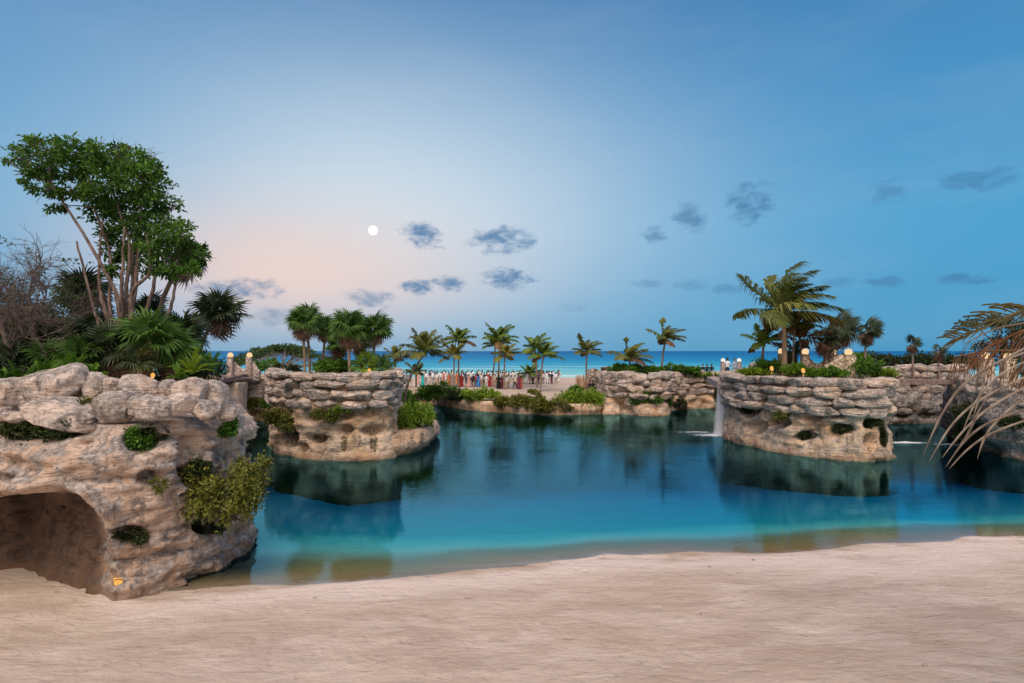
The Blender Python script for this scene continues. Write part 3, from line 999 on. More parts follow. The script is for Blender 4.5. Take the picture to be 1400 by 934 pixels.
stone_rows(rn, rnb, [2.5, 3.1, 3.7, 4.1], [.6, .65, .65, .5], 1.0, 2.2, out=0.12, depth=1.0)

# ================================================================== VEGETATION
WIND = np.array((1.0, 0.12, 0.0))


def leaf_cards(mb_, C, D, N, L, Wd, tint, bend=0.25):
    """n folded leaves: base C, direction D, face normal N, length L, width Wd"""
    n = len(C)
    D = nrm(D)
    S = nrm(np.cross(D, N))
    U = np.cross(S, D)
    L = np.broadcast_to(L, (n,))[:, None]
    Wd = np.broadcast_to(Wd, (n,))[:, None]
    a = C
    m1 = C + D * L * 0.5 + S * Wd * 0.5 + U * Wd * 0.12
    m2 = C + D * L * 0.5 - S * Wd * 0.5 + U * Wd * 0.12
    e = C + D * L - U * L * bend
    V = np.stack([a, m1, e, m2], 1).reshape(-1, 3)
    k = np.arange(n) * 4
    tr_ = np.concatenate([np.stack([k, k + 1, k + 2], -1), np.stack([k, k + 2, k + 3], -1)])
    mb_.add(V, None, tr_, np.repeat(np.broadcast_to(tint, (n,)), 4))


def frond(mb_, base, az_, el_, L, wind=0.5, grav=0.9, nl=30, lw=0.05, ll=0.28, tint=0.5, droop=0.6, rach=0.025, steps=12, rs=None, ragged=0.0):
    """pinnate palm frond, bent by its weight and the wind"""
    rs = rs or rng
    d = np.array((math.cos(el_) * math.cos(az_), math.cos(el_) * math.sin(az_), math.sin(el_)))
    p = np.array(base, float)
    pts, dirs = [p.copy()], [d.copy()]
    for k in range(steps):
        tt = (k + 1) / steps
        d = nrm(d + (np.array((0, 0, -grav)) * tt + WIND * wind * (0.4 + tt)) * (1.6 / steps))
        p = p + d * L / steps
        pts.append(p.copy()); dirs.append(d.copy())
    pts, dirs = np.array(pts), np.array(dirs)
    tube(mb_, pts, np.linspace(rach, rach * 0.25, len(pts)), 4, max(0, tint - 0.15))
    t = np.linspace(0.16, 1.0, nl)
    ks = t * steps
    k0 = np.clip(ks.astype(int), 0, steps - 1)
    fr_ = (ks - k0)[:, None]
    P = pts[k0] * (1 - fr_) + pts[k0 + 1] * fr_
    D = nrm(dirs[k0] * (1 - fr_) + dirs[k0 + 1] * fr_)
    side = nrm(np.cross(D, np.array((0, 0, 1.0)) + 1e-3))
    prof = np.clip(1.25 * np.sin(np.clip(t * 0.9 + 0.12, 0, 1) * math.pi) ** 0.55, 0.25, 1) * L * ll
    for s in (-1, 1):
        keep = rs.random(nl) >= ragged
        n = keep.sum()
        if n == 0: continue
        D0 = nrm(side[keep] * s * 0.9 + D[keep] * (0.55 + 0.6 * t[keep][:, None]) + np.array((0, 0, 0.25 - 0.5 * droop)) + WIND * wind * 0.45 + rs.normal(size=(n, 3)) * 0.10)
        ln = prof[keep] * rs.uniform(0.8, 1.12, n)
        D1 = nrm(D0 + np.array((0, 0, -droop * 1.5)) + WIND * wind * 0.7)
        up = nrm(np.cross(D0, side[keep]) + 1e-3)
        wv = np.cross(D0, up); wv = nrm(wv) * (lw * 0.5)
        a = P[keep]
        b = a + D0 * (ln * 0.5)[:, None]
        c = b + D1 * (ln * 0.5)[:, None]
        V = np.stack([a - wv * 0.6, a + wv * 0.6, b + wv, b - wv, c], 1).reshape(-1, 3)
        kk = np.arange(n) * 5
        mb_.add(V, np.stack([kk, kk + 1, kk + 2, kk + 3], -1), np.stack([kk + 3, kk + 2, kk + 4], -1), np.repeat(np.clip(tint + rs.normal(size=n) * 0.15, 0, 1), 5))


def trunk_curve(b, tpt, lean=0.0, n=9, swell=0.0):
    b, tpt = np.asarray(b, float), np.asarray(tpt, float)
    u = np.linspace(0, 1, n)[:, None]
    P = b * (1 - u) + tpt * u
    # starts leaning, then straightens
    P[:, 0] += (lean * np.sin(u * math.pi))[:, 0]
    return P


def coco(px_b, py_b, px_t, py_t, d, rpx, label, mat='coco', nf=17, wind=0.5, lean=0.0, tr=0.11, dry=2, group=None, seed=1, name='coconut_palm', zb=None, up=0.35, lwk=1.0):
    rs = np.random.default_rng(seed)
    b, tp = W(px_b, py_b, d), W(px_t, py_t, d)
    if zb is not None: b[2] = zb
    L = rpx * d / F * 1.12
    o = thing(name, label, 'palm tree', b, group)
    mb_ = MB()
    C = trunk_curve(b - (0, 0, .35), tp, lean)
    r = np.interp(np.linspace(0, 1, len(C)), [0, .12, .9, 1], [tr * 1.5, tr, tr * .75, tr * 1.05])
    tube(mb_, C, r, 8)
    mb_.build('trunk', M['trunk'], o)
    for k in range(nf):
        a = k * 2.39996 + rs.uniform(-.3, .3)
        e = R(84) - (k / nf) ** 0.9 * R(92) + rs.uniform(-.12, .12)
        e = max(e + up * 0.2, R(-22))
        dm = mat
        if k >= nf - dry: dm = 'coco_dry'
        mb_ = MB()
        frond(mb_, tp + (0, 0, 0.02), a, e, L * rs.uniform(.82, 1.1) * (0.68 if k < 3 else 1), wind * rs.uniform(.7, 1.2), 0.75 + 0.35 * (k / nf), nl=36, lw=0.085 * lwk * d / 50 + 0.03, ll=0.36,
              tint=rs.uniform(.2, .8), droop=0.5 + 0.5 * (k / nf), rach=0.03, steps=9, rs=rs, ragged=0.05)
        mb_.build('frond', M[dm], o)
    return o


# fan leaves, shared meshes
def fan_mesh(seed, mat, droop=0.25, fold=0.0, seg=24, spread=155):
    rs = np.random.default_rng(seed)
    mb_ = MB()
    tube(mb_, [(0, 0, 0), (0.35, 0, 0.05), (0.7, 0, 0.02)], [0.02, 0.016, 0.014], 4, 0.4)
    h = np.array((0.68, 0, 0.02))
    angs = np.radians(np.linspace(-spread, spread, seg + 1))
    for k in range(seg):
        am = (angs[k] + angs[k + 1]) / 2
        w = (angs[1] - angs[0])
        ln = rs.uniform(0.82, 1.05) * (1 - 0.28 * abs(am) / math.pi)
        tl = rs.uniform(.15, .95)

        def pt(a, r, z):
            x, y = math.cos(a) * r, math.sin(a) * r
            # folding brings the two halves together
            yy = y * math.cos(fold); zz = -abs(y) * math.sin(fold)
            return h + np.array((x, yy, zz + z))
        dz = lambda r: -droop * r * r
        V = [pt(am, 0.03, 0), pt(am - w * .5, 0.45, dz(.45) - .015), pt(am, .47, dz(.47) + .02), pt(am + w * .5, 0.45, dz(.45) - .015),
             pt(am - w * .22, .78 * ln, dz(.78) - rs.uniform(0, .06)), pt(am + w * .22, .78 * ln, dz(.78) - rs.uniform(0, .06)), pt(am + rs.normal() * .05, ln, dz(1.0) - rs.uniform(0.02, .2))]
        mb_.add(V, [(1, 2, 5, 4)], [(0, 2, 1), (0, 3, 2), (2, 3, 5), (4, 5, 6)], tl)
    return mb_.mesh('fan_frond', M[mat], smooth=False)


FAN = {m_: [fan_mesh(500 + 7 * i + k, m_, *dr) for k, dr in enumerate([(.18, .15), (.3, .3), (.42, .2), (.25, .5)])] for i, m_ in enumerate(('fan', 'fan_dark'))}
FAN_DRY = [fan_mesh(560 + k, 'fan_dry', dr, fo, 18) for k, (dr, fo) in enumerate([(.55, .9), (.7, 1.1), (.5, .7)])]


def dir_rot(d, roll=0.0):
    d = Vector(d).normalized()
    qn = d.to_track_quat('X', 'Z')
    return (qn @ Matrix.Rotation(roll, 3, 'X').to_quaternion()).to_euler()


def fan_crown(o, tp, rad, ng, nd, mat, rs, emin=-25, wind=0.0):
    off = np.array(o['_w'])
    for k in range(ng):
        a = k * 2.39996 + rs.uniform(-.25, .25)
        e = R(86) - (R(86) - R(emin)) * ((k + .5) / ng) ** 0.8 + rs.uniform(-.1, .1)
        dv = np.array((math.cos(e) * math.cos(a), math.cos(e) * math.sin(a), math.sin(e))) + WIND * wind
        s = rad / 1.6 * rs.uniform(.85, 1.12)
        link('frond', FAN[mat][rs.integers(4)], o, tp - off, dir_rot(dv, rs.uniform(-.5, .5)), (s, s, s))
    for k in range(nd):
        a = k * 2.39996 + rs.uniform(-.4, .4)
        e = R(rs.uniform(-78, -38))
        dv = np.array((math.cos(e) * math.cos(a), math.cos(e) * math.sin(a), math.sin(e))) + WIND * wind * .6
        s = rad / 1.6 * rs.uniform(.75, 1.0)
        link('dry_frond', FAN_DRY[rs.integers(3)], o, tp - off + np.array((0, 0, -.05)), dir_rot(dv, rs.uniform(-.6, .6)), (s, s, s))


def fan_palm(px_b, py_b, px_t, py_t, d, rpx, label, ng=22, nd=9, mat='fan', tr=0.07, lean=0.0, seed=1, group=None, emin=-25, wind=0.0, zb=None, name='fan_palm'):
    rs = np.random.default_rng(seed)
    b, tp = W(px_b, py_b, d), W(px_t, py_t, d)
    if zb is not None: b[2] = zb
    o = thing(name, label, 'palm tree', b, group)
    mb_ = MB()
    C = trunk_curve(b - (0, 0, .35), tp, lean)
    tube(mb_, C, np.linspace(tr * 1.15, tr * 0.9, len(C)), 7)
    mb_.build('trunk', M['trunk'], o)
    fan_crown(o, tp, rpx * d / F * 1.05, ng, nd, mat, rs, emin, wind)
    return o


def fan_shrub(px, py, d, rpx, label, mat='fan', ng=14, nd=2, seed=1, group=None, emin=-10):
    """stemless palmetto on the ground"""
    rs = np.random.default_rng(seed)
    b = W(px, py, d)
    o = thing('palmetto', label, 'palm shrub', b - (0, 0, .12), group)
    mb_ = MB()
    tube(mb_, [b - (0, 0, .3), b + (0, 0, .12)], [.09, .06], 6)
    mb_.build('stem', M['trunk'], o)
    fan_crown(o, b + (0, 0, .08), rpx * d / F, ng, nd, mat, rs, emin)
    return o


def blob_leaves(mb_, c, rad, n, L, wr=0.55, up=0.5, rs=None, shell=0.6, clump=None):
    """n leaves through an ellipsoid, denser towards the skin, in clumps"""
    rs = rs or rng
    c, rad = np.asarray(c, float), np.asarray(rad, float) * np.ones(3)
    k = clump or max(6, n // 40)
    sg = 0.17 if clump else 0.26
    cc = nrm(rs.normal(size=(k, 3))) * (rs.random((k, 1)) ** 0.45)
    ctint = rs.uniform(.1, .75, k)
    i = rs.integers(k, size=n)
    P = cc[i] + rs.normal(size=(n, 3)) * sg
    P = c + P * rad
    D = nrm(P - c) + rs.normal(size=(n, 3)) * 0.75 + np.array((0, 0, 0.15))
    N = rs.normal(size=(n, 3)) * 0.5 + np.array((0, 0, up + .4)) + nrm(P - c) * .4
    ln = L * rs.uniform(.7, 1.25, n)
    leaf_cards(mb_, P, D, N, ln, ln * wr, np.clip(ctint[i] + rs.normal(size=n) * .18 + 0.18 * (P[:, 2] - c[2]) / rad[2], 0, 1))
    return c + cc * rad


def shrub(px, py, d, wpx, hpx, label, mat='bush', n=500, L=0.12, seed=1, group=None, depth=None, name='shrub', blobs=None, cat='shrub', wr=.55, stems=5, hang=False):
    """leafy bush; (px,py) is its centre in the photo at distance d"""
    rs = np.random.default_rng(seed)
    n = int(n * 2.4)
    L *= 1.1
    k = d / F
    c = W(px, py, d)
    rx, rz = wpx * k / 2, hpx * k / 2
    ry = depth / 2 if depth else min(rx, 1.2 * rz + 0.2)
    base = c + np.array((0, 0, rz * .9 if hang else -rz * 0.95))
    o = thing(name, label, cat, base, group)
    mb_ = MB()
    nb = blobs or max(3, int(wpx / max(hpx, 6) * 2.2))
    tips = []
    for b_ in range(nb):
        ux = (b_ + .5) / nb * 2 - 1
        bc = c + np.array((ux * rx * .8 + rs.normal() * .08 * rx, rs.uniform(-.5, .5) * ry, rs.uniform(-.25, .2) * rz))
        hgt = rz * rs.uniform(.6, 1.0) * (1 - .35 * abs(ux) ** 2)
        tips.append(blob_leaves(mb_, bc, (max(rx / nb * 1.9, .12), ry * .8, hgt), n // nb, L, wr, rs=rs)[:3])
    mb_.build('foliage', M[mat], o, smooth=False)
    ms = MB()
    for tp in np.vstack(tips)[rs.permutation(len(tips) * 3)[:stems + 3]]:
        mid = base * .45 + tp * .55 + rs.normal(size=3) * .08 * rx
        tube(ms, catmull([base + rs.normal(size=3) * np.array((rx * .3, ry * .2, 0)), mid, tp], per=4), np.linspace(.022, .006, 9), 4)
    ms.build('stem', M['twig'], o)
    return o


def limb(mb_, pts, r0, r1, sides=7, rs=None, wob=0.04):
    C = catmull(pts, per=6)
    rs = rs or rng
    C[1:-1] += rs.normal(size=C[1:-1].shape) * wob * np.array((1, 1, .3))
    tube(mb_, C, np.linspace(r0, r1, len(C)), sides)
    return C


def twigs(mb_, p, d, L, r, depth, rs, spread=0.55, ends=None, grav=0.0, kids=(2, 4)):
    n = 4
    P = [np.array(p, float)]
    dd = np.array(d, float)
    for k in range(n):
        dd = nrm(dd + rs.normal(size=3) * 0.22 + np.array((0, 0, grav)))
        P.append(P[-1] + dd * L / n)
    tube(mb_, P, np.linspace(r, r * .6, n + 1), 4 if depth < 2 else 5, cap=depth == 0)
    if depth == 0:
        if ends is not None: ends.append((P[-1], dd))
        return
    for _ in range(rs.integers(*kids) + (depth > 1)):
        k = rs.integers(1, n + 1)
        nd = nrm(dd + rs.normal(size=3) * spread)
        twigs(mb_, P[k], nd, L * rs.uniform(.58, .85), r * .58, depth - 1, rs, spread, ends, grav, kids)
    twigs(mb_, P[-1], nrm(dd + rs.normal(size=3) * .3), L * .75, r * .6, depth - 1, rs, spread, ends, grav, kids)


# ---- the big broadleaf tree on the cliff
TD = 20.0
rs = np.random.default_rng(41)
tb = W(167, 522, TD)
tree = thing('broadleaf_tree', 'tall windswept broadleaf tree with many pale stems and a dense green crown', 'tree', tb)
BLOBS = [(28, 214, 26, 15), (62, 206, 28, 18), (100, 205, 30, 20), (70, 232, 34, 18), (115, 232, 36, 24), (150, 222, 30, 24), (182, 222, 28, 20), (148, 255, 38, 26), (195, 250, 34, 26),
         (222, 278, 26, 22), (178, 285, 40, 26), (140, 288, 26, 22), (205, 312, 40, 24), (165, 318, 34, 24), (240, 318, 28, 20), (182, 345, 34, 20), (222, 345, 30, 20), (258, 340, 22, 16), (150, 345, 22, 15),
         (60, 262, 26, 12), (36, 238, 20, 10), (205, 228, 22, 18), (252, 362, 20, 12), (128, 208, 20, 16), (196, 372, 20, 10), (96, 262, 22, 14), (52, 196, 16, 9), (165, 206, 16, 10), (74, 284, 16, 8), (262, 372, 16, 12), (272, 350, 14, 10), (232, 372, 20, 12), (120, 262, 24, 16), (160, 372, 20, 10)]
mbw = MB()
fork = W(168, 478, TD)
limb(mbw, [tb - (0, 0, .4), W(168, 500, TD), fork], .24, .20, 10, rs, .01)
ends = []
for i, (bx_, by_, brx, bry) in enumerate(BLOBS):
    dd = TD + rs.uniform(-1.3, 1.3)
    tp = W(bx_, by_, dd)
    ends.append((tp, .98 * brx * TD / F, .85 * bry * TD / F))
stems = [(fork, (165, 440), (158, 400), (120, 330), (70, 250)), (fork, (160, 450), (150, 420), (148, 340), (110, 240)), (fork, (170, 440), (172, 400), (176, 330), (150, 250)), (fork, (176, 445), (185, 395), (190, 320), (195, 250)),
         (fork, (182, 460), (205, 410), (215, 360), (225, 300)), (fork, (165, 440), (166, 400), (168, 360), (170, 310)), (fork, (190, 465), (225, 440), (238, 400), (245, 345)), (fork, (155, 455), (140, 410), (135, 380), (140, 300)),
         (fork, (180, 440), (180, 400), (205, 370), (200, 320)), (fork, (172, 450), (178, 410), (182, 380), (182, 300)), (fork, (150, 468), (138, 452), (128, 420), (105, 330))]
allp = []
for st_ in stems:
    dz_ = rs.uniform(-.5, .5)
    pts = [st_[0] + rs.normal(size=3) * .05] + [W(x, y, TD + dz_ * (k + 1) / 3) for k, (x, y) in enumerate(st_[1:])]
    C = limb(mbw, pts, .105, .03, 7, rs, .012)
    allp.append(C[len(C) // 3:])
allp = np.vstack(allp)
for tp, a, b in ends:
    k = np.argmin(np.linalg.norm(allp - tp, axis=1) + 0.6 * np.maximum(0, allp[:, 2] - tp[2] + .3))
    p0 = allp[k]
    limb(mbw, [p0, p0 * .5 + tp * .5 + (0, 0, .1), tp], .03, .012, 5, rs, .03)
    for _ in range(4):
        twigs(mbw, tp * .8 + p0 * .2, nrm(tp - p0 + rs.normal(size=3) * .5), .45, .012, 1, rs)
# bare twigs on the windward right edge
for (x, y) in [(215, 215), (228, 255), (240, 280), (255, 315), (262, 335), (200, 205), (180, 205)]:
    for _ in range(3):
        twigs(mbw, W(x - 12, y + 12, TD), nrm(np.array((.5, rs.normal() * .4, .8))), .42, .011, 1, rs, .4)
mbw.build('trunk', M['bark'], tree)
mbl = MB()
for (tp, a, b) in ends:
    n = int(690 * a * b / .45) + 42
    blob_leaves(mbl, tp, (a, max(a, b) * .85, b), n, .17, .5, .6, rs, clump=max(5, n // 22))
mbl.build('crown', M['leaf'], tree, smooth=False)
# climbing leaves on its lower trunk
sh = shrub(168, 482, 19.65, 34, 60, 'bright green creeper wrapped around the broadleaf tree trunk', 'bush_lime', 320, .11, 77, name='creeper', cat='climbing plant', depth=.55, stems=3)

# ---- bare trees at the far left
for i, (bx_, by_, tx, ty, d, L, lab, sd) in enumerate([(47, 512, 40, 430, 18.2, 1.35, 'bare crooked tree with tangled leafless branches beside the cliff boulders', 5), (12, 520, 2, 420, 17.6, 1.3, 'thin pale leafless tree with twisted brown twigs at the thicket edge', 6),
                                               (92, 500, 60, 420, 20.5, 1.1, 'leaning leafless tree with slanted trunk in front of the dark fan palm', 8)]):
    rs = np.random.default_rng(sd)
    b = W(bx_, by_, d)
    o = thing('bare_tree', lab, 'tree', b, 'leafless trees')
    mb_ = MB()
    top = W(tx, ty, d)
    C = limb(mb_, [b - (0, 0, .4), b * .6 + top * .4 + (rs.uniform(-.25, .25), 0, 0), top], .10, .075, 7, rs, .05)
    for k in range(4):
        a = rs.uniform(0, 6.28)
        twigs(mb_, C[rs.integers(len(C) // 2, len(C))], nrm((math.cos(a) * .8, math.sin(a) * .6, .75)), L * .8, .036, 4, rs, .5, None, .02)
    mb_.build('trunk', M['twig'], o)
    ml = MB()
    for _ in range(16):
        blob_leaves(ml, top + rs.normal(size=3) * np.array((1.0, .7, .8)) + (0, 0, .5), (.3, .3, .18), 26, .10, .5, rs=rs, clump=6)
    ml.build('crown', M['bush_dark'], o, smooth=False)

# ---- fan palms round the big tree
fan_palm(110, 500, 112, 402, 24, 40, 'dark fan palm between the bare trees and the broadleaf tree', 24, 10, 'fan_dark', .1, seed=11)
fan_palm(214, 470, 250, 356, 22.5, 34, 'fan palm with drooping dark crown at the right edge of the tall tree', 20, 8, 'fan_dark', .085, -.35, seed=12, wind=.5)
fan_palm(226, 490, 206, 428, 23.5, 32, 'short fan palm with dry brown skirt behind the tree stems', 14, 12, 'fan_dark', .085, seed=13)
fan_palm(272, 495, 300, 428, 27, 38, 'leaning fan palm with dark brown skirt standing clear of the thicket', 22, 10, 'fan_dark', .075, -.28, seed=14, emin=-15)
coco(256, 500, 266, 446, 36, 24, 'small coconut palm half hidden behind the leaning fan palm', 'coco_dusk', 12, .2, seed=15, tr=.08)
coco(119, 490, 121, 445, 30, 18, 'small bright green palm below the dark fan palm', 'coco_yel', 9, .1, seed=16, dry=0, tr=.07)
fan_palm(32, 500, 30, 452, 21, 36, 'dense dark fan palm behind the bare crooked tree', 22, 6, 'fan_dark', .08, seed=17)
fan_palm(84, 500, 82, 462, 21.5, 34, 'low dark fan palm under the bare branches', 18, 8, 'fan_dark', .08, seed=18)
gl_ = 'palmettos under the tall tree'
for i, (x, y, d, r_, mt, lab) in enumerate([(150, 488, 18.6, 36, 'fan_dark', 'dark palmetto with silvery leaf tips left of the tree trunk'), (205, 478, 18.8, 40, 'fan', 'large green palmetto right of the creeper covered trunk'), (235, 490, 19.6, 38, 'fan', 'broad palmetto with drooping leaves above the lit lamp'),
                                       (110, 500, 18.2, 34, 'fan', 'bright green palmetto behind the biggest pale boulder'), (70, 505, 18.0, 32, 'fan', 'green palmetto beside the bare crooked tree trunk'), (20, 508, 17.6, 34, 'fan_dark', 'dark palmetto at the thicket edge behind the tan boulder'),
                                       (190, 505, 17.8, 26, 'fan_dark', 'small dark palmetto at the foot of the trunk'), (130, 465, 20.5, 34, 'fan_dark', 'tall dark palmetto left of the tree stems'), (248, 470, 22, 34, 'fan_dark', 'dark palmetto under the drooping fan palm'), (45, 480, 20, 34, 'fan_dark', 'shaded palmetto between the bare trees')]):
    fan_shrub(x, y - 6, d, r_ * 1.25, lab, mt, 19, 3, 60 + i)


def fern(px, py, d, rpx, label, mat='bush', nf=14, seed=1, group=None, name='fern'):
    rs = np.random.default_rng(seed)
    b = W(px, py, d)
    o = thing(name, label, 'fern', b - (0, 0, .1), group)
    for k in range(nf):
        mb_ = MB()
        frond(mb_, b - (0, 0, .08), k * 2.4 + rs.uniform(-.3, .3), R(rs.uniform(25, 80)), rpx * d / F * rs.uniform(.8, 1.25), .05, .9, 18, .035, .22, rs.uniform(.2, .9), .4, .012, 7, rs)
        mb_.build('frond', M[mat], o)
    return o


for i, (x, y, d, r_, lab) in enumerate([(28, 520, 16.6, 30, 'lush fern behind the rounded tan boulder'), (60, 516, 16.8, 30, 'lush fern left of the biggest pale boulder'), (100, 508, 17.2, 30, 'tall fern rising over the biggest pale boulder'), (262, 508, 19, 32, 'arching green fern right of the amber lamp'),
                                   (285, 505, 20.5, 28, 'arching green fern near the stone ramp'), (245, 515, 18, 20, 'small fern beside the amber lamp'), (125, 515, 16.8, 22, 'small fern between the boulders left of the trunk'), (5, 520, 16.4, 24, 'shaded fern at the cliff edge')]):
    fern(x, y, d, r_, lab, 'bush' if i != 3 else 'bush_lime', 16, 80 + i)
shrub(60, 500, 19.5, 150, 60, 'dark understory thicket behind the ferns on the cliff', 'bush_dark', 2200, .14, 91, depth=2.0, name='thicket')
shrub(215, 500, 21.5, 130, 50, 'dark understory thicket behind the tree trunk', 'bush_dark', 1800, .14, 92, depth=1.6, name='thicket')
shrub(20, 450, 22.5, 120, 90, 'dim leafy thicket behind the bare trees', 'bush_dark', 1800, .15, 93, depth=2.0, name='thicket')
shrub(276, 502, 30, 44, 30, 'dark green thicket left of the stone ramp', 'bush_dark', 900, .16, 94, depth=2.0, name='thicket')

# ---- plants on the cliff face
shrub(300, 676, surf(cl, 295, 676)[1] - .35, 112, 82, 'large yellow green bush hanging from the cliff corner over the water', 'bush_olive', 2400, .10, 101, depth=1.5, blobs=9, stems=14, name='cliff_bush')
shrub(345, 650, 16.2, 46, 62, 'loose branch of yellow leaves jutting past the cliff corner', 'bush_olive', 480, .10, 102, depth=.8, blobs=4, stems=8, name='cliff_bush')
shrub(284, 722, surf(cl, 284, 722)[1] - .12, 50, 26, 'sprig of dark leaves below the large cliff bush', 'bush_dark', 240, .09, 103, depth=.5, name='cliff_plant', hang=True)
shrub(183, 604, surf(cl, 183, 604)[1] - .12, 40, 36, 'bright green leaf clump growing in the square cliff hollow', 'bush', 420, .085, 104, depth=.5, wr=.8, name='cliff_plant')
shrub(204, 596, surf(cl, 204, 596)[1] - .12, 34, 26, 'dark leaf tuft at the right of the square cliff hollow', 'bush_dark', 220, .08, 105, depth=.4, name='cliff_plant')
shrub(312, 586, surf(cl, 312, 586)[1] - .12, 18, 30, 'small bright green plant clinging near the cliff corner', 'bush', 170, .10, 106, depth=.35, wr=.85, name='cliff_plant')
shrub(55, 588, surf(cl, 55, 588)[1] - .12, 112, 36, 'mossy fern mat hanging below the boulders above the cave', 'bush_dark', 1500, .085, 107, depth=.7, name='cliff_mat', blobs=12)
shrub(75, 576, surf(cl, 75, 576)[1] - .12, 60, 34, 'olive leaf clump on the ledge below the boulders', 'bush_olive', 300, .08, 113, depth=.5, name='cliff_plant')
shrub(268, 640, surf(cl, 268, 640)[1] - .12, 26, 40, 'dark plant filling the tall cleft behind the cliff bush', 'bush_dark', 340, .09, 108, depth=.5, name='cliff_plant')
shrub(176, 734, surf(cl, 176, 734)[1] - .12, 44, 20, 'dark moss tuft in the low slanting cliff crack', 'bush_dark', 340, .07, 109, depth=.4, name='cliff_plant', hang=True)
shrub(219, 662, surf(cl, 219, 662)[1] - .12, 8, 22, 'single aloe like spike growing on the cliff ledge', 'bush_olive', 40, .14, 110, depth=.15, wr=.25, stems=2, name='cliff_plant')
shrub(132, 547, 14.9, 46, 14, 'dry moss tuft between the upper boulders', 'bush_olive', 200, .07, 111, depth=.4, name='cliff_plant')
shrub(336, 598, 18.5, 14, 40, 'dark shrub behind the cliff corner', 'bush_dark', 200, .11, 112, depth=.5, name='cliff_plant')

# ---- left island plants
g_i = 'fan palms on the left island'
for i, (xb, yb, xt, yt, d, r_, lab, ng, nd) in enumerate([(417, 506, 413, 440, 37.5, 25, 'fan palm of the leftmost island pair, slightly shorter than its neighbour', 22, 12), (425, 506, 421, 436, 38.6, 25, 'fan palm with pale green crown in the island pair', 22, 12),
                                                 (437, 508, 445, 449, 40.5, 20, 'slim fan palm between the island pair and the fullest palm', 18, 8), (479, 512, 478, 447, 36.2, 30, 'fullest fan palm on the island with long shaggy skirt', 30, 22),
                                                 (506, 506, 513, 450, 37.2, 26, 'open crowned fan palm at the right end of the island', 26, 6), (466, 508, 463, 470, 38.5, 22, 'short shaggy fan palm beside the fullest island palm', 14, 14), (496, 508, 492, 468, 38.5, 20, 'short dry fan palm right of the fullest island palm', 10, 12)]):
    fan_palm(xb, yb, xt, yt, d, r_, lab, ng, nd, 'fan', .085, 0.05 * (-1) ** i, 200 + i, zb=4.3)
shrub(463, 500, 38.3, 44, 26, 'rounded green shrub under the fullest island fan palm', 'bush', 700, .2, 211, depth=1.6)
fan_shrub(500, 503, 36.4, 26, 'green palmetto beside the small amber lamp on the island', 'fan', 16, 1, 212)
fan_shrub(520, 503, 37.5, 22, 'pale palmetto at the right end of the island', 'fan', 14, 2, 213)
fan_shrub(440, 506, 38, 18, 'small palmetto under the slim island palm', 'fan', 12, 1, 214)
shrub(392, 506, 41, 40, 16, 'low scrub at the left end of the island top', 'bush_dark', 400, .18, 215, depth=1.2)
shrub(564, 567, 37.2, 56, 34, 'thick lime green cushion bush on the low island ledge', 'bush_lime', 2600, .14, 216, depth=2.6, blobs=8)
shrub(385, 572, surf(ib, 385, 572)[1] - .25, 44, 34, 'yellow green bush hanging on the shaded left end of the island', 'bush_olive', 800, .16, 217, depth=1.0)
shrub(446, 566, surf(ib, 446, 566)[1] - .1, 46, 20, 'mossy plant patch in the wide island hollow', 'bush_olive', 520, .12, 218, depth=.6, hang=True)
shrub(466, 561, surf(ib, 466, 561)[1] - .1, 22, 14, 'yellowish tuft in the wide island hollow', 'bush_lime', 160, .12, 219, depth=.5)
shrub(586, 585, 38.3, 10, 30, 'dark trailing plant at the right end of the island ledge', 'bush_dark', 180, .14, 220, depth=.6, hang=True)
shrub(345, 553, 49.2, 24, 18, 'grassy tuft in the hollow of the far left bank', 'bush_olive', 260, .2, 221, depth=.7)
shrub(369, 551, 49.0, 26, 14, 'dark green tuft hanging on the far left bank', 'bush', 260, .2, 222, depth=.7)

# ---- flat topped spreading tree behind
rs = np.random.default_rng(230)
ut = W(385, 506, 57)
o = thing('umbrella_tree', 'wide flat topped tree with pale bare branches behind the stone ramp', 'tree', ut)
mb_ = MB()
trk = W(385, 500, 57)
tube(mb_, [ut - (0, 0, .6), trk], [.2, .16], 7)
cr = MB()
for k in range(34):
    ux = rs.uniform(-1, 1)
    x = 390 + ux * 66
    y = 476 + 17 * abs(ux) ** 1.6 * (1 if ux < 0 else 1.05) + rs.uniform(-2, 4)
    tp = W(x, y, 57 + rs.uniform(-2.5, 2.5))
    mid = trk * .5 + tp * .5 + (0, 0, -.25)
    limb(mb_, [trk, mid, tp], .07, .02, 5, rs, .05)
    for _ in range(2):
        twigs(mb_, tp * .5 + mid * .5, nrm((rs.normal() * .9, rs.normal() * .5, .1)), .7, .02, 2, rs)
    blob_leaves(cr, tp, (.95, .9, .24), 190, .26, .55, .8, rs)
mb_.build('trunk', M['palegrey_wood'], o)
cr.build('crown', M['leaf_far'], o, smooth=False)
shrub(262, 499, 52, 50, 20, 'dark hedge behind the stone ramp pillars', 'bush_dark', 300, .26, 231, depth=2.5, name='hedge')
shrub(360, 500, 53, 40, 16, 'low green hedge right of the ramp pillar', 'bush', 380, .24, 232, depth=1.5, name='hedge')

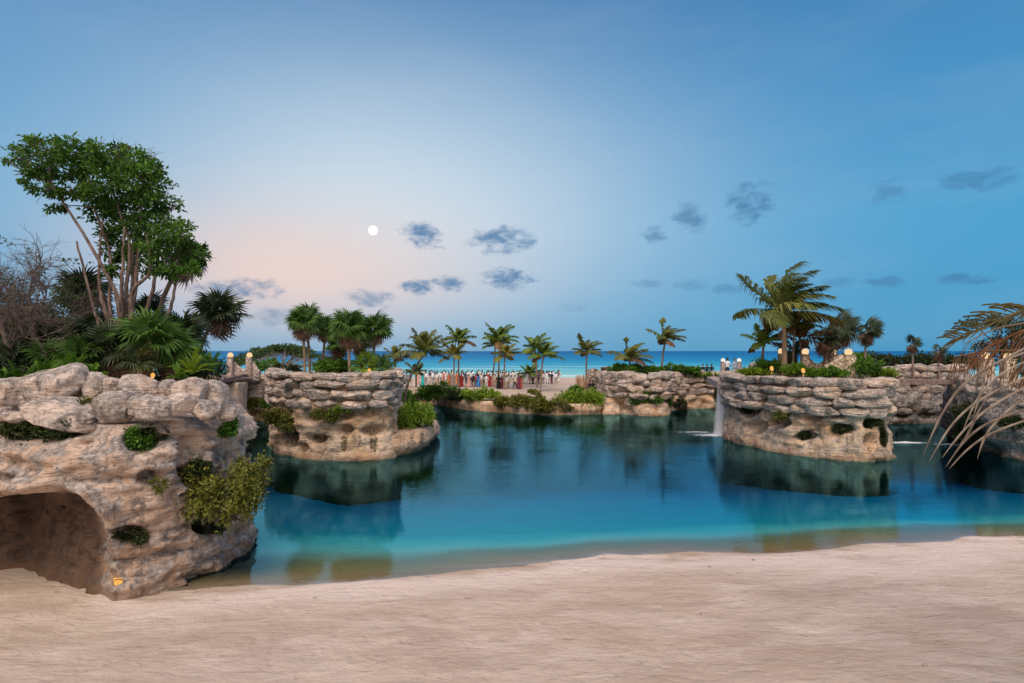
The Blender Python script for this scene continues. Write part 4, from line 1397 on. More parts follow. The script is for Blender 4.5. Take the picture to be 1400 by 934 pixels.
# ---- terrace shrubs
TS = [(572, 541, 63, 66, 14, 'bush', 'long low green shrub behind the leaning palm'), (600, 534, 63.5, 44, 22, 'bush', 'tall rounded bright green shrub on the terrace edge'), (625, 541, 61.5, 30, 14, 'bush_dark', 'darker end of the terrace hedge by the pale stones'), (655, 540, 59.5, 48, 16, 'bush_lime', 'low lime green shrub in front of the dark suited guests'),
      (690, 548, 57.5, 30, 14, 'bush_olive', 'olive ground shrub at the bend of the terrace bank'), (722, 549, 56.6, 52, 18, 'bush_olive', 'wide olive shrub hanging over the terrace bank'), (752, 555, 55.2, 40, 24, 'bush_olive', 'dark olive shrub drooping towards the water'), (795, 546, 56.2, 58, 26, 'bush_lime', 'bright shrub in front of the wooden palisade'),
      (788, 534, 58.5, 16, 18, 'bush', 'small leafy shrub at the corner of the palisade'), (730, 536, 62, 12, 5, 'bush_olive', 'tiny shrub alone on the open sand'), (552, 552, 60, 30, 22, 'bush', 'green shrub between the island ledge and the leaning palm')]
for i, (x, y, d, w, h, mt, lab) in enumerate(TS):
    shrub(x, y, d, w, h, lab, mt, int(500 + w * h * .9), .22, 240 + i, depth=2.0)

# ---- coconut palms on the terrace
cp = [(553, 549, 580, 484, 58.5, 40, 'leaning coconut palm with pale trunk at the island ledge', 'coco_dusk', .15, -.5, 18), (541, 520, 540, 489, 66, 20, 'small dusky coconut palm beside the white shirted guests', 'coco_dusk', .2, 0, 12),
      (620, 531, 621, 486, 76, 22, 'yellowing coconut palm in the pair above the crowd', 'coco_yel', .1, 0, 13), (627, 531, 627, 466, 77, 24, 'upright green coconut palm in the pair above the crowd', 'coco', .1, 0, 14),
      (670, 528, 677, 472, 79, 22, 'leftmost palm of the trio rising from the crowd', 'coco', .25, .15, 14), (681, 535, 683, 466, 76, 26, 'tallest palm of the trio rising from the crowd', 'coco', .3, 0, 16), (689, 539, 690, 486, 73, 20, 'yellow crowned low palm of the trio', 'coco_yel', .25, 0, 13),
      (734, 533, 731, 477, 76, 24, 'tall palm of the leaning pair on the open sand', 'coco', .2, .1, 15), (739, 541, 743, 487, 70, 25, 'shorter palm of the leaning pair on the open sand', 'coco', .3, -.1, 15), (801, 541, 802, 482, 69, 23, 'single palm standing beside the palisade', 'coco_dusk', .5, 0, 15),
      (719, 527, 724, 512, 84, 18, 'stunted bushy palm sprouting among the guests', 'coco', .0, 0, 14), (569, 530, 569, 510, 68, 18, 'stunted drooping palm behind the leaning palm trunk', 'coco_dusk', 0, 0, 12)]
for i, (xb, yb, xt, yt, d, r_, lab, mt, wd, ln, nf) in enumerate(cp):
    coco(xb, yb, xt, yt, d, r_, lab, mt, nf, wd, ln, .13, 1 if mt != 'coco_yel' else 0, seed=260 + i, zb=0.95)
# right bank palms
coco(860, 520, 861, 490, 61, 29, 'low wide coconut palm in the hedge on the boulder bank', 'coco_dusk', 16, .55, seed=280, zb=3.2)
coco(905, 520, 910, 464, 60.5, 26, 'tall windswept coconut palm above the boulder bank', 'coco_dusk', 16, .7, -.15, seed=281, zb=3.2, tr=.12)
coco(826, 530, 824, 512, 64, 14, 'brown withered palm beside the palisade', 'coco_dry', 9, .1, seed=282, zb=1.0, tr=.1)
hd = 'clipped green shrubs along the boulder bank'
for i, x in enumerate(range(845, 950, 17)):
    shrub(x, 506 - (i % 2) * 1.5, 60.5, 24, 15 if x < 930 else 8, 'broad leaved green shrub in the row along the top of the boulder bank', 'bush', 420, .24, 290 + i, hd, depth=1.5)
shrub(881, 545, 54.6, 38, 20, 'green bush growing on the front of the boulder bank', 'bush', 900, .2, 300, depth=1.1)
shrub(913, 546, 56.0, 12, 18, 'narrow green bush at the bend of the boulder bank', 'bush', 260, .2, 301, depth=.8)
shrub(930, 551, 59.8, 14, 14, 'olive tuft in the recess of the boulder bank', 'bush_dark', 200, .2, 302, depth=.6)
shrub(985, 545, 58, 14, 36, 'dark mossy bush behind the waterfall', 'bush_dark', 380, .2, 303, depth=.8)
shrub(962, 512, 61, 46, 6, 'low grassy strip near the lamp pillars', 'bush_lime', 260, .2, 304, depth=1)

# ---- right island palms and plants
coco(1071, 512, 1070, 428, 40.5, 70, 'tallest coconut palm with big windblown crown on the right island', 'coco_dusk', 28, 1.05, .1, .19, 2, seed=310, zb=4.1, lwk=1.4)
coco(1040, 512, 1044, 470, 43.5, 32, 'small green coconut palm left of the tallest island palm', 'coco', 15, .35, seed=311, zb=4.0)
coco(1083, 512, 1086, 448, 42.2, 32, 'slim coconut palm just right of the tallest island palm', 'coco_dusk', 13, .6, seed=312, zb=4.0, tr=.08)
coco(1099, 512, 1094, 466, 43, 40, 'drooping brown green palm behind the globe lamp pillar', 'coco_dry', 12, .7, seed=313, zb=4.0, tr=.1)
fan_palm(1128, 512, 1127, 462, 43, 26, 'brown fan palm left of the tallest brown fan palm', 18, 12, 'fan_dark', .08, 0, 314, wind=.8, zb=4.0)
fan_palm(1147, 512, 1146, 448, 44, 28, 'tallest brown fan palm above the stone wall', 16, 18, 'fan_dark', .09, -.2, 315, wind=1.0, zb=4.0)
fan_palm(1182, 512, 1184, 452, 45.5, 22, 'lone fan palm standing right of the stone wall', 18, 8, 'fan_dark', .08, 0, 316, wind=.9, zb=4.0)
fan_palm(1078, 512, 1079, 478, 43.8, 22, 'short dry fan palm behind the tallest palm trunk', 8, 14, 'fan_dark', .08, 0, 317, wind=.6, zb=4.0)
ip = [(1030, 509, 41.5, 44, 12, 'bush_lime', 'bright low shrub at the waterfall end of the right island'), (1050, 500, 42, 30, 24, 'bush', 'tall green shrub beside the tallest palm trunk'), (1086, 506, 39.6, 26, 16, 'bush', 'green shrub between the palm trunk and the amber lamp'), (1116, 511, 38.6, 26, 10, 'bush', 'leafy shrub in front of the curved stone wall'),
      (1140, 509, 38.4, 34, 13, 'bush', 'dark green shrub under the brown fan palms'), (1180, 502, 40.5, 34, 26, 'bush', 'tall leafy shrub right of the stone wall'), (1205, 510, 41, 36, 12, 'bush_lime', 'low bright shrub near the plank footbridge')]
for i, (x, y, d, w, h, mt, lab) in enumerate(ip):
    shrub(x, y, d, w, h, lab, mt, 700, .18, 320 + i, depth=1.6)
for i, (x, y, w, h, lab, mt) in enumerate([(1022, 560, 28, 16, 'mossy plant in the upper left pocket of the right island', 'bush_dark'), (1153, 585, 32, 16, 'mossy cushion in the large pocket of the right island', 'bush_dark'), (1192, 577, 20, 16, 'dark plant in the pocket at the right end of the island', 'bush_dark'), (1098, 594, 20, 10, 'moss tuft in the low middle pocket of the right island', 'bush_dark'),
                                     (1072, 566, 22, 16, 'sparse grey green plant below the stone courses', 'bush_olive'), (1208, 594, 10, 30, 'trailing dark growth at the right corner of the island', 'bush_dark')]):
    shrub(x, y, surf(rib, x, y, 5)[1] - .05, w, h, lab, mt, 360, .12, 330 + i, depth=.5, name='cliff_plant', hang=True)

# ---- right rear land: dark hedges, dry palms, boulders
for i, (x, y, d, w, h, mt, lab) in enumerate([(1215, 494, 58, 110, 22, 'bush_dark', 'long dark hedge beyond the stone wall'), (1300, 496, 56, 110, 20, 'bush_dark', 'long dark hedge behind the plank footbridge'), (1165, 490, 57, 40, 14, 'bush', 'green hedge end beyond the lone fan palm')]):
    shrub(x, y, d, w, h, lab, mt, 1800, .26, 340 + i, depth=2.5, name='hedge')
fan_palm(1249, 512, 1247, 470, 48, 14, 'thin dry fan palm beyond the footbridge', 10, 10, 'fan_dark', .08, 0, 345, wind=.7, zb=3.6)
fan_palm(1284, 512, 1283, 480, 49, 13, 'thin brown fan palm beyond the footbridge near the hanging leaves', 6, 12, 'fan_dark', .08, 0, 346, wind=.7, zb=3.6)
# dark tree behind the hanging fronds
rs = np.random.default_rng(350)
b = W(1375, 505, 40)
o = thing('dark_tree', 'dark dusky tree behind the globe lamps and hanging palm leaves', 'tree', b)
mb_, cr = MB(), MB()
tube(mb_, [b - (0, 0, 1.0), W(1375, 470, 40)], [.2, .14], 7)
for k in range(26):
    tp = W(rs.uniform(1322, 1440), rs.uniform(436, 500), 40 + rs.uniform(-1.5, 1.5))
    limb(mb_, [W(1375, 490, 40), tp * .5 + W(1375, 478, 40) * .5, tp], .06, .02, 5, rs, .05)
    blob_leaves(cr, tp, (.65, .6, .45), 210, .2, .5, .4, rs)
mb_.build('trunk', M['twig'], o)
cr.build('crown', M['bush_dark'], o, smooth=False)
for i, (x, y, d, w, h, lab) in enumerate([(1330, 590, 31.6, 40, 44, 'dark mossy growth hanging on the shaded outcrop'), (1318, 562, 33, 30, 24, 'dark plant in the outcrop cleft'), (1385, 575, 30.4, 34, 20, 'dim plant on the outcrop below the pillars')]):
    shrub(x, y, surf(rnb, x, y, 8)[1] - .1, w, h, lab, 'bush_dark', 420, .15, 360 + i, depth=.6, name='cliff_plant', hang=True)

# ---- the near palm whose fronds hang into the picture (its trunk stands outside the frame)
NP = np.array((8.6, 7.6, 7.6))
npalm = thing('coconut_palm', 'near palm with long dry grey leaflets hanging over the lagoon', 'palm tree', (8.8, 7.8, 0.1))
mb_ = MB()
tube(mb_, trunk_curve((8.8, 7.8, -.3), NP, .15), np.linspace(.2, .14, 9), 9)
mb_.build('trunk', M['trunk'], npalm)


for k in range(9):     # the rest of its crown, turned away from the view
    mb_ = MB()
    frond(mb_, NP, -1.9 + k * .42, R(30 + 45 * (k % 3) / 2), 3.0, .1, .8, 34, .05, .3, .4, .7, .035, 10, np.random.default_rng(420 + k))
    mb_.build('frond', M['near_frond'], npalm)


def long_frond(pts_px, mat, nl, ln, lw, seed, dirs, droop, tint=.5, rach=.028, span=(0.0, 1.0), kink=0.45):
    """frond along a measured rachis; dirs: mean leaflet directions (one per side)"""
    rs = np.random.default_rng(seed)
    pts = np.array([W(*p) for p in pts_px])
    pts = np.vstack([NP, pts])
    C = catmull(pts, per=10)
    mb_ = MB()
    tube(mb_, C, np.linspace(rach, rach * .3, len(C)), 5, tint)
    for sd in dirs:
        tt = np.linspace(span[0], span[1], nl)
        idx = tt * (len(C) - 1)
        k0 = np.clip(idx.astype(int), 0, len(C) - 2)
        f_ = (idx - k0)[:, None]
        P = C[k0] * (1 - f_) + C[k0 + 1] * f_
        n = nl
        D0 = nrm(np.array(sd) + rs.normal(size=(n, 3)) * .10)
        L_ = ln * rs.uniform(.75, 1.15, n) * np.interp(tt, [span[0], (span[0] + span[1]) / 2, span[1]], [.8, 1.0, .6])
        D1 = nrm(D0 + np.array((-.1, 0, -droop * .5)) + rs.normal(size=(n, 3)) * .06)
        D2 = nrm(D0 * .5 + np.array((-.2, 0, -droop * 1.6)) + rs.normal(size=(n, 3)) * .08)
        wv = nrm(np.cross(D0, np.array((0, 1.0, .2)))) * (lw / 2)
        q0 = P
        q1 = q0 + D0 * (L_ * kink)[:, None]
        q2 = q1 + D1 * (L_ * .28)[:, None]
        q3 = q2 + D2 * (L_ * (.72 - kink))[:, None]
        yv = np.array((0, .25, 0)) * lw
        V = np.stack([q0 - wv * .5, q0 + wv * .5, q1 + wv + yv, q1 - wv, q2 + wv * .8 + yv, q2 - wv * .8, q3], 1).reshape(-1, 3)
        kk = np.arange(n) * 7
        mb_.add(V, np.concatenate([np.stack([kk, kk + 1, kk + 2, kk + 3], -1), np.stack([kk + 3, kk + 2, kk + 4, kk + 5], -1)]), np.stack([kk + 5, kk + 4, kk + 6], -1), np.repeat(np.clip(tint + rs.normal(size=n) * .2, 0, 1), 7))
    return mb_.build('frond', M[mat], npalm)


long_frond([(1440, 415, 7.8), (1400, 424, 7.9), (1350, 445, 8.0), (1312, 464, 8.1)], 'near_frond', 24, .62, .028, 401, [(-.95, .1, .30), (-.85, -.1, -.30)], .8, .5, span=(.28, 1.0))
long_frond([(1440, 440, 8.3), (1400, 452, 8.4), (1360, 470, 8.5), (1335, 490, 8.5)], 'near_rust', 15, .55, .024, 402, [(-.5, .1, -.8), (-.75, -.1, -.25)], .8, .4, span=(.3, 1.0))
long_frond([(1450, 450, 7.3), (1420, 470, 7.2), (1405, 490, 7.2)], 'coco_dry', 12, .8, .026, 403, [(-.45, .1, -.85), (-.2, -.1, -.95)], .5, .5, span=(.3, 1.0))
long_frond([(1440, 470, 8.8), (1400, 478, 8.9), (1350, 480, 9.0), (1305, 488, 9.0)], 'coco_dry', 26, .75, .02, 404, [(-.25, .1, -.95), (-.05, -.1, -.95)], .4, .6, span=(.2, 1.0))
long_frond([(1450, 430, 9.2), (1410, 440, 9.3), (1360, 450, 9.4), (1320, 470, 9.4)], 'near_dry', 14, .9, .018, 405, [(-.35, .1, -.9)], .4, .2, span=(.2, 1.0))
# long grey dry leaflets, one by one: start, bend, bend, tip (photo pixels)
GL = [((1450, 452), (1336, 512), (1294, 556), (1262, 622)), ((1450, 494), (1352, 540), (1304, 578), (1270, 632)), ((1450, 505), (1368, 548), (1322, 584), (1288, 626)),
      ((1460, 540), (1362, 574), (1322, 600), (1292, 640)), ((1460, 556), (1366, 588), (1326, 612), (1297, 642)), ((1440, 470), (1356, 500), (1343, 532), (1330, 572)),
      ((1350, 542), (1334, 570), (1324, 592), (1310, 612)), ((1440, 520), (1385, 556), (1350, 592), (1336, 628)), ((1450, 478), (1380, 505), (1340, 540), (1316, 590))]
for i, px_ in enumerate(GL):
    d0 = 6.6 + .16 * (i % 5)
    C = catmull([W(x, y, d0 + .12 * k) for k, (x, y) in enumerate(px_)], per=6)
    root = NP + (C[0] - NP) * 0.0
    if px_[0][0] > 1400: C = np.vstack([np.array([root * .5 + C[0] * .5]), C])
    mb_ = MB()
    w_ = np.interp(np.linspace(0, 1, len(C)), [0, .45, .8, 1], [.016, .034, .024, .001])[:, None]
    tg = nrm(np.gradient(C, axis=0))
    sv = nrm(np.cross(tg, np.array((0.2, 1.0, .3))))
    up = np.cross(sv, tg)
    n = len(C)
    V = np.vstack([C + sv * w_ * .5, C - up * w_ * .42, C - sv * w_ * .5])
    k = np.arange(n - 1)
    mb_.add(V, np.concatenate([np.stack([k, k + 1, k + n + 1, k + n], -1), np.stack([k + n, k + n + 1, k + 2 * n + 1, k + 2 * n], -1)]), None, np.clip(np.tile(.35 + .4 * (i % 3) / 2 + .3 * np.sin(np.arange(n) * 1.7 + i), 3) + np.repeat([.15, -.25, .15], n), 0, 1))
    mb_.build('dry_leaflet', M['near_dry'], npalm)

# ================================================================== BUILT THINGS
def crazy_stone(name, mortar=(0.16, 0.12, 0.09), a=(0.50, 0.40, 0.30), b=(0.66, 0.56, 0.44), sc=3.2):
    m, t = new_mat(name)
    pos = t.n('ShaderNodeNewGeometry').outputs['Position']
    v1 = t.n('ShaderNodeTexVoronoi', {'Vector': pos, 'Scale': sc}, feature='DISTANCE_TO_EDGE').outputs[0]
    v2 = t.n('ShaderNodeTexVoronoi', {'Vector': pos, 'Scale': sc}).outputs['Color']
    f_ = t.n('ShaderNodeSeparateColor', {0: v2}).outputs[0]
    c = t.mix(f_, a, b)
    c = t.mix(t.math('MULTIPLY', t.step(t.noise(pos, 9, 5, .6), .45, .7), .4), c, tuple(x * .6 for x in a))
    e = t.step(v1, 0.02, 0.07)
    c = t.mix(e, mortar, c)
    nor = t.n('ShaderNodeBump', {'Strength': .8, 'Distance': .04, 'Height': e}).outputs[0]
    finish(t, principled(t, c, .9, nor, .15))
    return m


M['masonry'] = crazy_stone('rubble_masonry')
M['masonry_pale'] = crazy_stone('pale_rubble_masonry', (0.2, .16, .14), (.42, .34, .30), (.60, .50, .45), 4.0)


def block(mb_, c, sx, sy, sz, taper=1.0, jit=0.0, rs=None):
    """bevelled, slightly irregular block standing on c"""
    h = np.array((-.5, .5))
    V = []
    for z, k in ((0, 1.0), (0.04, 1.03), (.94, 1.03 * taper), (1.0, .96 * taper)):
        for (a, b) in ((-.5, -.42), (-.42, -.5), (.42, -.5), (.5, -.42), (.5, .42), (.42, .5), (-.42, .5), (-.5, .42)):
            V.append((a * sx * k, b * sy * k, z * sz))
    V = np.array(V)
    if jit: V += (rs or rng).normal(size=V.shape) * jit
    q_ = [(r * 8 + k, r * 8 + (k + 1) % 8, r * 8 + 8 + (k + 1) % 8, r * 8 + 8 + k) for r in range(3) for k in range(8)]
    V = np.vstack([V, [(0, 0, sz)]])
    mb_.add(V + np.asarray(c), q_, [(24 + k, 24 + (k + 1) % 8, 32) for k in range(8)])


def globe(mb_, c, r, n=10):
    th = np.linspace(0, math.pi, n + 1)
    P = np.stack([np.zeros(n + 1), np.zeros(n + 1), -np.cos(th) * r], -1) + c
    tube(mb_, P, np.maximum(np.sin(th) * r, 1e-3), 14)


def globe_pillar(px, py_top, py_base, d, wpx, label, gpx=9, mat='masonry', glob='globe', group=None, oblate=1.0):
    k = d / F
    b = W(px, py_base, d)
    h = (py_base - py_top) * k
    o = thing('globe_lamp', label, 'lamp pillar', b - (0, 0, .1), group)
    mb_ = MB(); block(mb_, b - (0, 0, .15), wpx * k, wpx * k, h + .15, .88, .015)
    pil_ = mb_.build('pillar', M[mat], o)
    mb_ = MB(); block(mb_, b + (0, 0, h - .01), wpx * k * .95, wpx * k * .95, .05, 1.0)
    mb_.build('cap', M[mat], pil_)
    mb_ = MB(); globe(mb_, b + (0, 0, h + gpx * k * .44), gpx * k / 2)
    mb_.build('globe', M[glob], o)
    return o


def curved_wall(x0, ya, x1, yb, ybase, d, label, mat='masonry', sag=6, d1=None, thick=.35):
    """masonry wing wall whose top dips in a curve between two heights"""
    n = 12
    d1 = d1 or d
    o = thing('balustrade', label, 'stone wall', W((x0 + x1) / 2, ybase, (d + d1) / 2) - (0, 0, .1))
    V = []
    for k in range(n + 1):
        u = k / n
        dd = d + (d1 - d) * u
        x = x0 + (x1 - x0) * u
        y = ya + (yb - ya) * u + sag * 4 * u * (1 - u)
        t_, b_ = W(x, y, dd), W(x, ybase, dd)
        b_[2] -= .15
        V += [b_, t_, t_ + (0, thick, 0), b_ + (0, thick, 0)]
    q_ = []
    for k in range(n):
        for j in range(4):
            q_.append((k * 4 + j, k * 4 + (j + 1) % 4, k * 4 + 4 + (j + 1) % 4, k * 4 + 4 + j))
    q_ += [(3, 2, 1, 0), (n * 4, n * 4 + 1, n * 4 + 2, n * 4 + 3)]
    mb_ = MB(); mb_.add(V, q_)
    mas_ = mb_.build('masonry', M[mat], o, smooth=False)
    mb_ = MB()
    tube(mb_, np.array([np.array(V[k * 4 + 1]) + (0, thick / 2, .02) for k in range(n + 1)]), thick * .55, 6)
    mb_.build('coping', M[mat], mas_, smooth=False)
    return o


# left ramp with its two pillars
globe_pillar(315, 489, 512, 47.5, 7.5, 'slim pale stone pillar with a lit globe at the head of the ramp', 7.5, 'masonry_pale')
globe_pillar(341, 489, 513, 48.2, 7.5, 'slim pale stone pillar with a lit globe left of the flat topped tree', 7.5, 'masonry_pale')
curved_wall(318, 497, 338, 509, 512, 47.7, 'pale wing wall sloping down between the two ramp pillars', 'masonry_pale', 3, 48)
curved_wall(344, 496, 354, 510, 513, 48.2, 'short pale wing wall right of the ramp pillar', 'masonry_pale', 3, 48)
ramp = thing('stone_ramp', 'flat grey stone ramp slab leading to the two lamp pillars', 'ramp', W(320, 514, 46.5))
a_, b_, c_, e_ = W(303, 519, 44), W(334, 511.5, 46.8), W(344, 511.5, 49.5), W(300, 512, 49)
mb = MB()
top4 = np.array([a_, b_, c_, e_])
mb.add(np.vstack([top4 - (0, 0, .28), top4]), [(3, 2, 1, 0), (4, 5, 6, 7), (0, 1, 5, 4), (1, 2, 6, 5), (2, 3, 7, 6), (3, 0, 4, 7)])
mb.build('slab', M['wood'], ramp, smooth=False)
mb = MB(); block(mb, W(322, 522, 46.5) - (0, 0, 2.2), 1.2, 1.6, 2.15, 1, .03)
mb.build('support', M['stone'], ramp)

# right island pillars and walls
globe_pillar(1068, 484, 512, 43.5, 8, 'lamp pillar half hidden behind the tallest palm trunk', 8)
globe_pillar(1101, 485, 512, 42, 10.5, 'rubble pillar with a lit globe beside the drooping brown palm', 9)
globe_pillar(1138, 486, 512, 43.5, 13, 'broad rubble pillar with a lit globe at the middle of the curved wall', 10)
globe_pillar(1160, 486, 512, 40.5, 15, 'widest rubble pillar with a lit globe at the end of the curved wall', 10)
curved_wall(1066, 499, 1097, 499, 512, 43, 'low rubble wall between the hidden pillar and the drooping palm', sag=2)
curved_wall(1106, 492, 1133, 492, 512, 42.2, 'sagging rubble wall between the globe pillars', sag=9, d1=43.4)
curved_wall(1128, 503, 1154, 487, 513, 40.2, 'rubble wing wall rising to the widest pillar', sag=3, d1=40.4)
# far slim pillars with white globes, by the waterfall head
globe_pillar(988.5, 495, 516, 50, 6, 'slim pale pillar with a white globe left of the two standing men', 5.5, 'masonry_pale', 'globe_white')
globe_pillar(1010.5, 495, 516, 50, 6, 'slim pale pillar with a white globe right of the two standing men', 5.5, 'masonry_pale', 'globe_white')
# platform carrying them (bridge deck above the waterfall)
dk_ = thing('bridge_deck', 'stone bridge deck with pale edge above the waterfall', 'bridge', W(1000, 519, 48))
mb = MB()
V = []
for (x, d) in ((966, 52), (1032, 50.5), (1030, 45), (980, 43.5)):
    p = W(x, 500, d); p[2] = 3.72
    V.append(p)
V = np.array(V)
mb.add(np.vstack([V - (0, 0, .45), V]), [(3, 2, 1, 0), (4, 5, 6, 7), (0, 1, 5, 4), (1, 2, 6, 5), (2, 3, 7, 6), (3, 0, 4, 7)])
mb.build('deck', M['masonry_pale'], dk_, smooth=False)
for (x, d) in ((1025, 49), (1016, 46)):
    p = W(x, 500, d)
    mb = MB(); block(mb, (p[0], p[1], -1.5), 1.1, 1.1, 5.0, .9, .03)
    mb.build('pier', M['stone'], dk_)
# outcrop pillars
globe_pillar(1348, 491, 522, 35, 15, 'shaded stone pillar with an amber globe behind the hanging leaves', 10)
globe_pillar(1378, 492, 522, 35.5, 15, 'shaded stone pillar with an amber globe nearest the dark tree', 10)
# plank footbridge
fb = thing('plank_footbridge', 'thin dark plank footbridge between the right island and the outcrop', 'footbridge', W(1270, 521, 42))
for k in range(3):
    mb = MB()
    y_ = 39.4 + k * .62
    a_, b_ = np.array((22.6, y_, 4.12)), np.array((33.0, y_ - 1.0, 4.02))
    V = np.array([a_, b_, b_ + (0, .58, 0), a_ + (0, .58, 0)])
    mb.add(np.vstack([V - (0, 0, .26), V]), [(3, 2, 1, 0), (4, 5, 6, 7), (0, 1, 5, 4), (1, 2, 6, 5), (2, 3, 7, 6), (3, 0, 4, 7)])
    mb.build('plank', M['wood'], fb, smooth=False)
# boulders heaped on the rear bank
for i in range(26):
    x = random.uniform(1225, 1320)
    put_stone(rr_, W(x, random.uniform(500, 513), random.uniform(50, 54)), (random.uniform(.6, 1.2), .8, random.uniform(.4, .65)), random.uniform(0, 6), (random.uniform(-.2, .2), 0))

# garden spot lamps
def garden_lamp(px, py, d, label, s=1.0, light=0):
    k = d / F
    c = W(px, py, d)
    o = thing('garden_lamp', label, 'lamp', c - (0, 0, .35 * s))
    mb_ = MB(); tube(mb_, [c - (0, 0, .4 * s), c - (0, 0, .05 * s)], [.03 * s, .03 * s], 6)
    tube(mb_, [c - (0, 0, .08 * s), c - (0, 0, .02 * s)], [.1 * s, .12 * s], 8)
    mb_.build('stake', M['wood'], o)
    mb_ = MB()
    tube(mb_, [c - (0, 0, .04 * s), c + (0, 0, .06 * s), c + (0, 0, .16 * s), c + (0, 0, .22 * s)], [.07 * s, .12 * s, .10 * s, .03 * s], 9)
    mb_.build('glowing_shade', M['amber'], o)
    if light:
        ld = bpy.data.lights.new('garden_light', 'POINT')
        ld.energy = light; ld.color = (1.0, .55, .18); ld.shadow_soft_size = .15
        lo = bpy.data.objects.new('garden_light', ld); COL.objects.link(lo)
        lo.parent = o; lo.location = Vector(c + (0, -.35, .15)) - o.location
    return o


garden_lamp(209, 515, 17.3, 'amber garden lamp glowing under the palmettos behind the pale boulder', .5, 30)
garden_lamp(505, 508, 35.6, 'amber garden lamp on the left island by the palmetto', .85, 45)
garden_lamp(1055, 505, 39.2, 'amber garden lamp left of the shrub at the tallest palm', 1.0, 40)
garden_lamp(1098, 508, 37.2, 'amber garden lamp low among the right island shrubs', 1.0, 40)

# wooden palisade
pal = thing('wooden_palisade', 'rough wooden palisade of upright poles beside the single palm', 'fence', W(805, 537, 67))
rs = np.random.default_rng(500)
pole = []
for k in range(3):
    mb_ = MB()
    tube(mb_, [(0, 0, -.3), (.01, 0, .8), (0, .01, 1.72), (0.02, 0, 1.8)], [.125, .12, .115, .06], 8)
    pole.append(mb_.mesh('pole', M['post']))
for k in range(24):
    x = 770 + 18.5 + k * 1.62
    p = W(x, 537, 67 + .3 * math.sin(k)); p[2] = 1.05
    hgt = rs.uniform(.88, 1.12) * (1.12 if k < 7 else .98)
    link('pole', pole[k % 3], pal, p - np.array(pal['_w']), (rs.normal() * .03, rs.normal() * .03, rs.uniform(0, 6)), (rs.uniform(.85, 1.1), 1, hgt))
mb_ = MB(); tube(mb_, [W(788, 522, 67.2), W(827, 522, 67.2)], .05, 6); mb_.build('rail', M['post'], pal)

# stone steps down to the water
stp = thing('stone_steps', 'flight of worn stone steps going down to the lagoon', 'steps', W(826, 565, 56.5))
for k in range(7):
    mb_ = MB()
    block(mb_, (9.35 + .10 * k, 55.6 + .34 * k, -.25 + .0 * k), 1.5, .8, .45 + .2 * k, 1, .02, rs)
    mb_.build('step', M['rock'], stp)
# pale platform under the white shirted group
pf = thing('stone_platform', 'low pale stone platform under the group in white shirts', 'platform', W(562, 531, 67))
mb_ = MB()
p = W(562, 530, 67)
block(mb_, (p[0], p[1] + .9, .8), 3.9, 2.4, p[2] - .8, 1, 0)
mb_.build('platform', M['sand_far'], pf, smooth=False)

# ================================================================== WATERFALL
m, t = new_mat('falling_water')
pos = t.n('ShaderNodeNewGeometry').outputs['Position']
n1 = t.noise(t.vmath('MULTIPLY', pos, (9, 9, .7)), 1.0, 5, .6, .2)
at = t.n('ShaderNodeAttribute', attribute_name='tint').outputs['Fac']
f_ = t.math('MULTIPLY', t.step(n1, .22, .50), at)
df = t.n('ShaderNodeMixShader', {0: .45, 1: principled(t, (.90, .94, .97), .5, None, .4), 2: t.n('ShaderNodeBsdfTranslucent', {0: (.92, .95, .98, 1)}).outputs[0]}).outputs[0]
finish(t, t.n('ShaderNodeMixShader', {0: f_, 1: t.n('ShaderNodeBsdfTransparent').outputs[0], 2: df}).outputs[0])
M['fall'] = m
wf = thing('waterfall', 'narrow white waterfall dropping from the stone bridge into the lagoon', 'waterfall', W(989, 598, 40.5))
rs = np.random.default_rng(600)
for s_ in range(6):
    x_t, d0 = 984.5 + s_ * 1.3, 43.2 - s_ * .22
    a_ = W(x_t, 519, d0); a_[2] = 3.78
    mb_ = MB()
    n = 16
    u = np.linspace(0, 1, n)
    cx_ = a_[0] - 0.45 * u ** .5 - .10 * u + (s_ - 2.5) * .06 * u
    cyy = a_[1] - 1.3 * np.sqrt(u) + .1 * s_ * u
    cz = a_[2] + .05 - (a_[2] + .05) * u ** 1.5
    C = np.stack([cx_, cyy, cz], -1)
    w_ = np.interp(u, [0, .3, 1], [.10, .16, .30])
    V = np.vstack([C + np.stack([-w_, 0 * u, 0 * u], -1), C + np.stack([0 * u, -.08 + 0 * u, 0 * u], -1), C + np.stack([w_, 0 * u, 0 * u], -1)])
    k = np.arange(n - 1)
    tint = np.concatenate([np.zeros(n) + .15, np.ones(n) * .95, np.zeros(n) + .15])
    mb_.add(V, np.concatenate([np.stack([k, k + 1, k + n + 1, k + n], -1), np.stack([k + n, k + n + 1, k + 2 * n + 1, k + 2 * n], -1)]), None, tint)
    mb_.build('stream', M['fall'], wf)


def foam(parent, c, rx, ry, label=None, seed=1, ang=0.0, dens=1.0):
    rs = np.random.default_rng(seed)
    n, mm = 40, 12
    a = np.linspace(0, 2 * math.pi, n, endpoint=False)
    V, T, Q_ = [], [], []
    for j in range(mm + 1):
        r = j / mm
        x, y = np.cos(a) * r * rx, np.sin(a) * r * ry
        V.append(np.stack([c[0] + x * math.cos(ang) - y * math.sin(ang), c[1] + x * math.sin(ang) + y * math.cos(ang), np.full(n, .012) + .05 * (1 - r) ** 2 * (1 + .5 * rs.normal(size=n))], -1))
        T.append(np.full(n, (1 - r) ** .8 * dens))
    for j in range(mm):
        for k in range(n):
            Q_.append((j * n + k, j * n + (k + 1) % n, (j + 1) * n + (k + 1) % n, (j + 1) * n + k))
    mb_ = MB(); mb_.add(np.vstack(V), Q_, None, np.concatenate(T))
    return mb_.build('foam', M['foam'], parent)


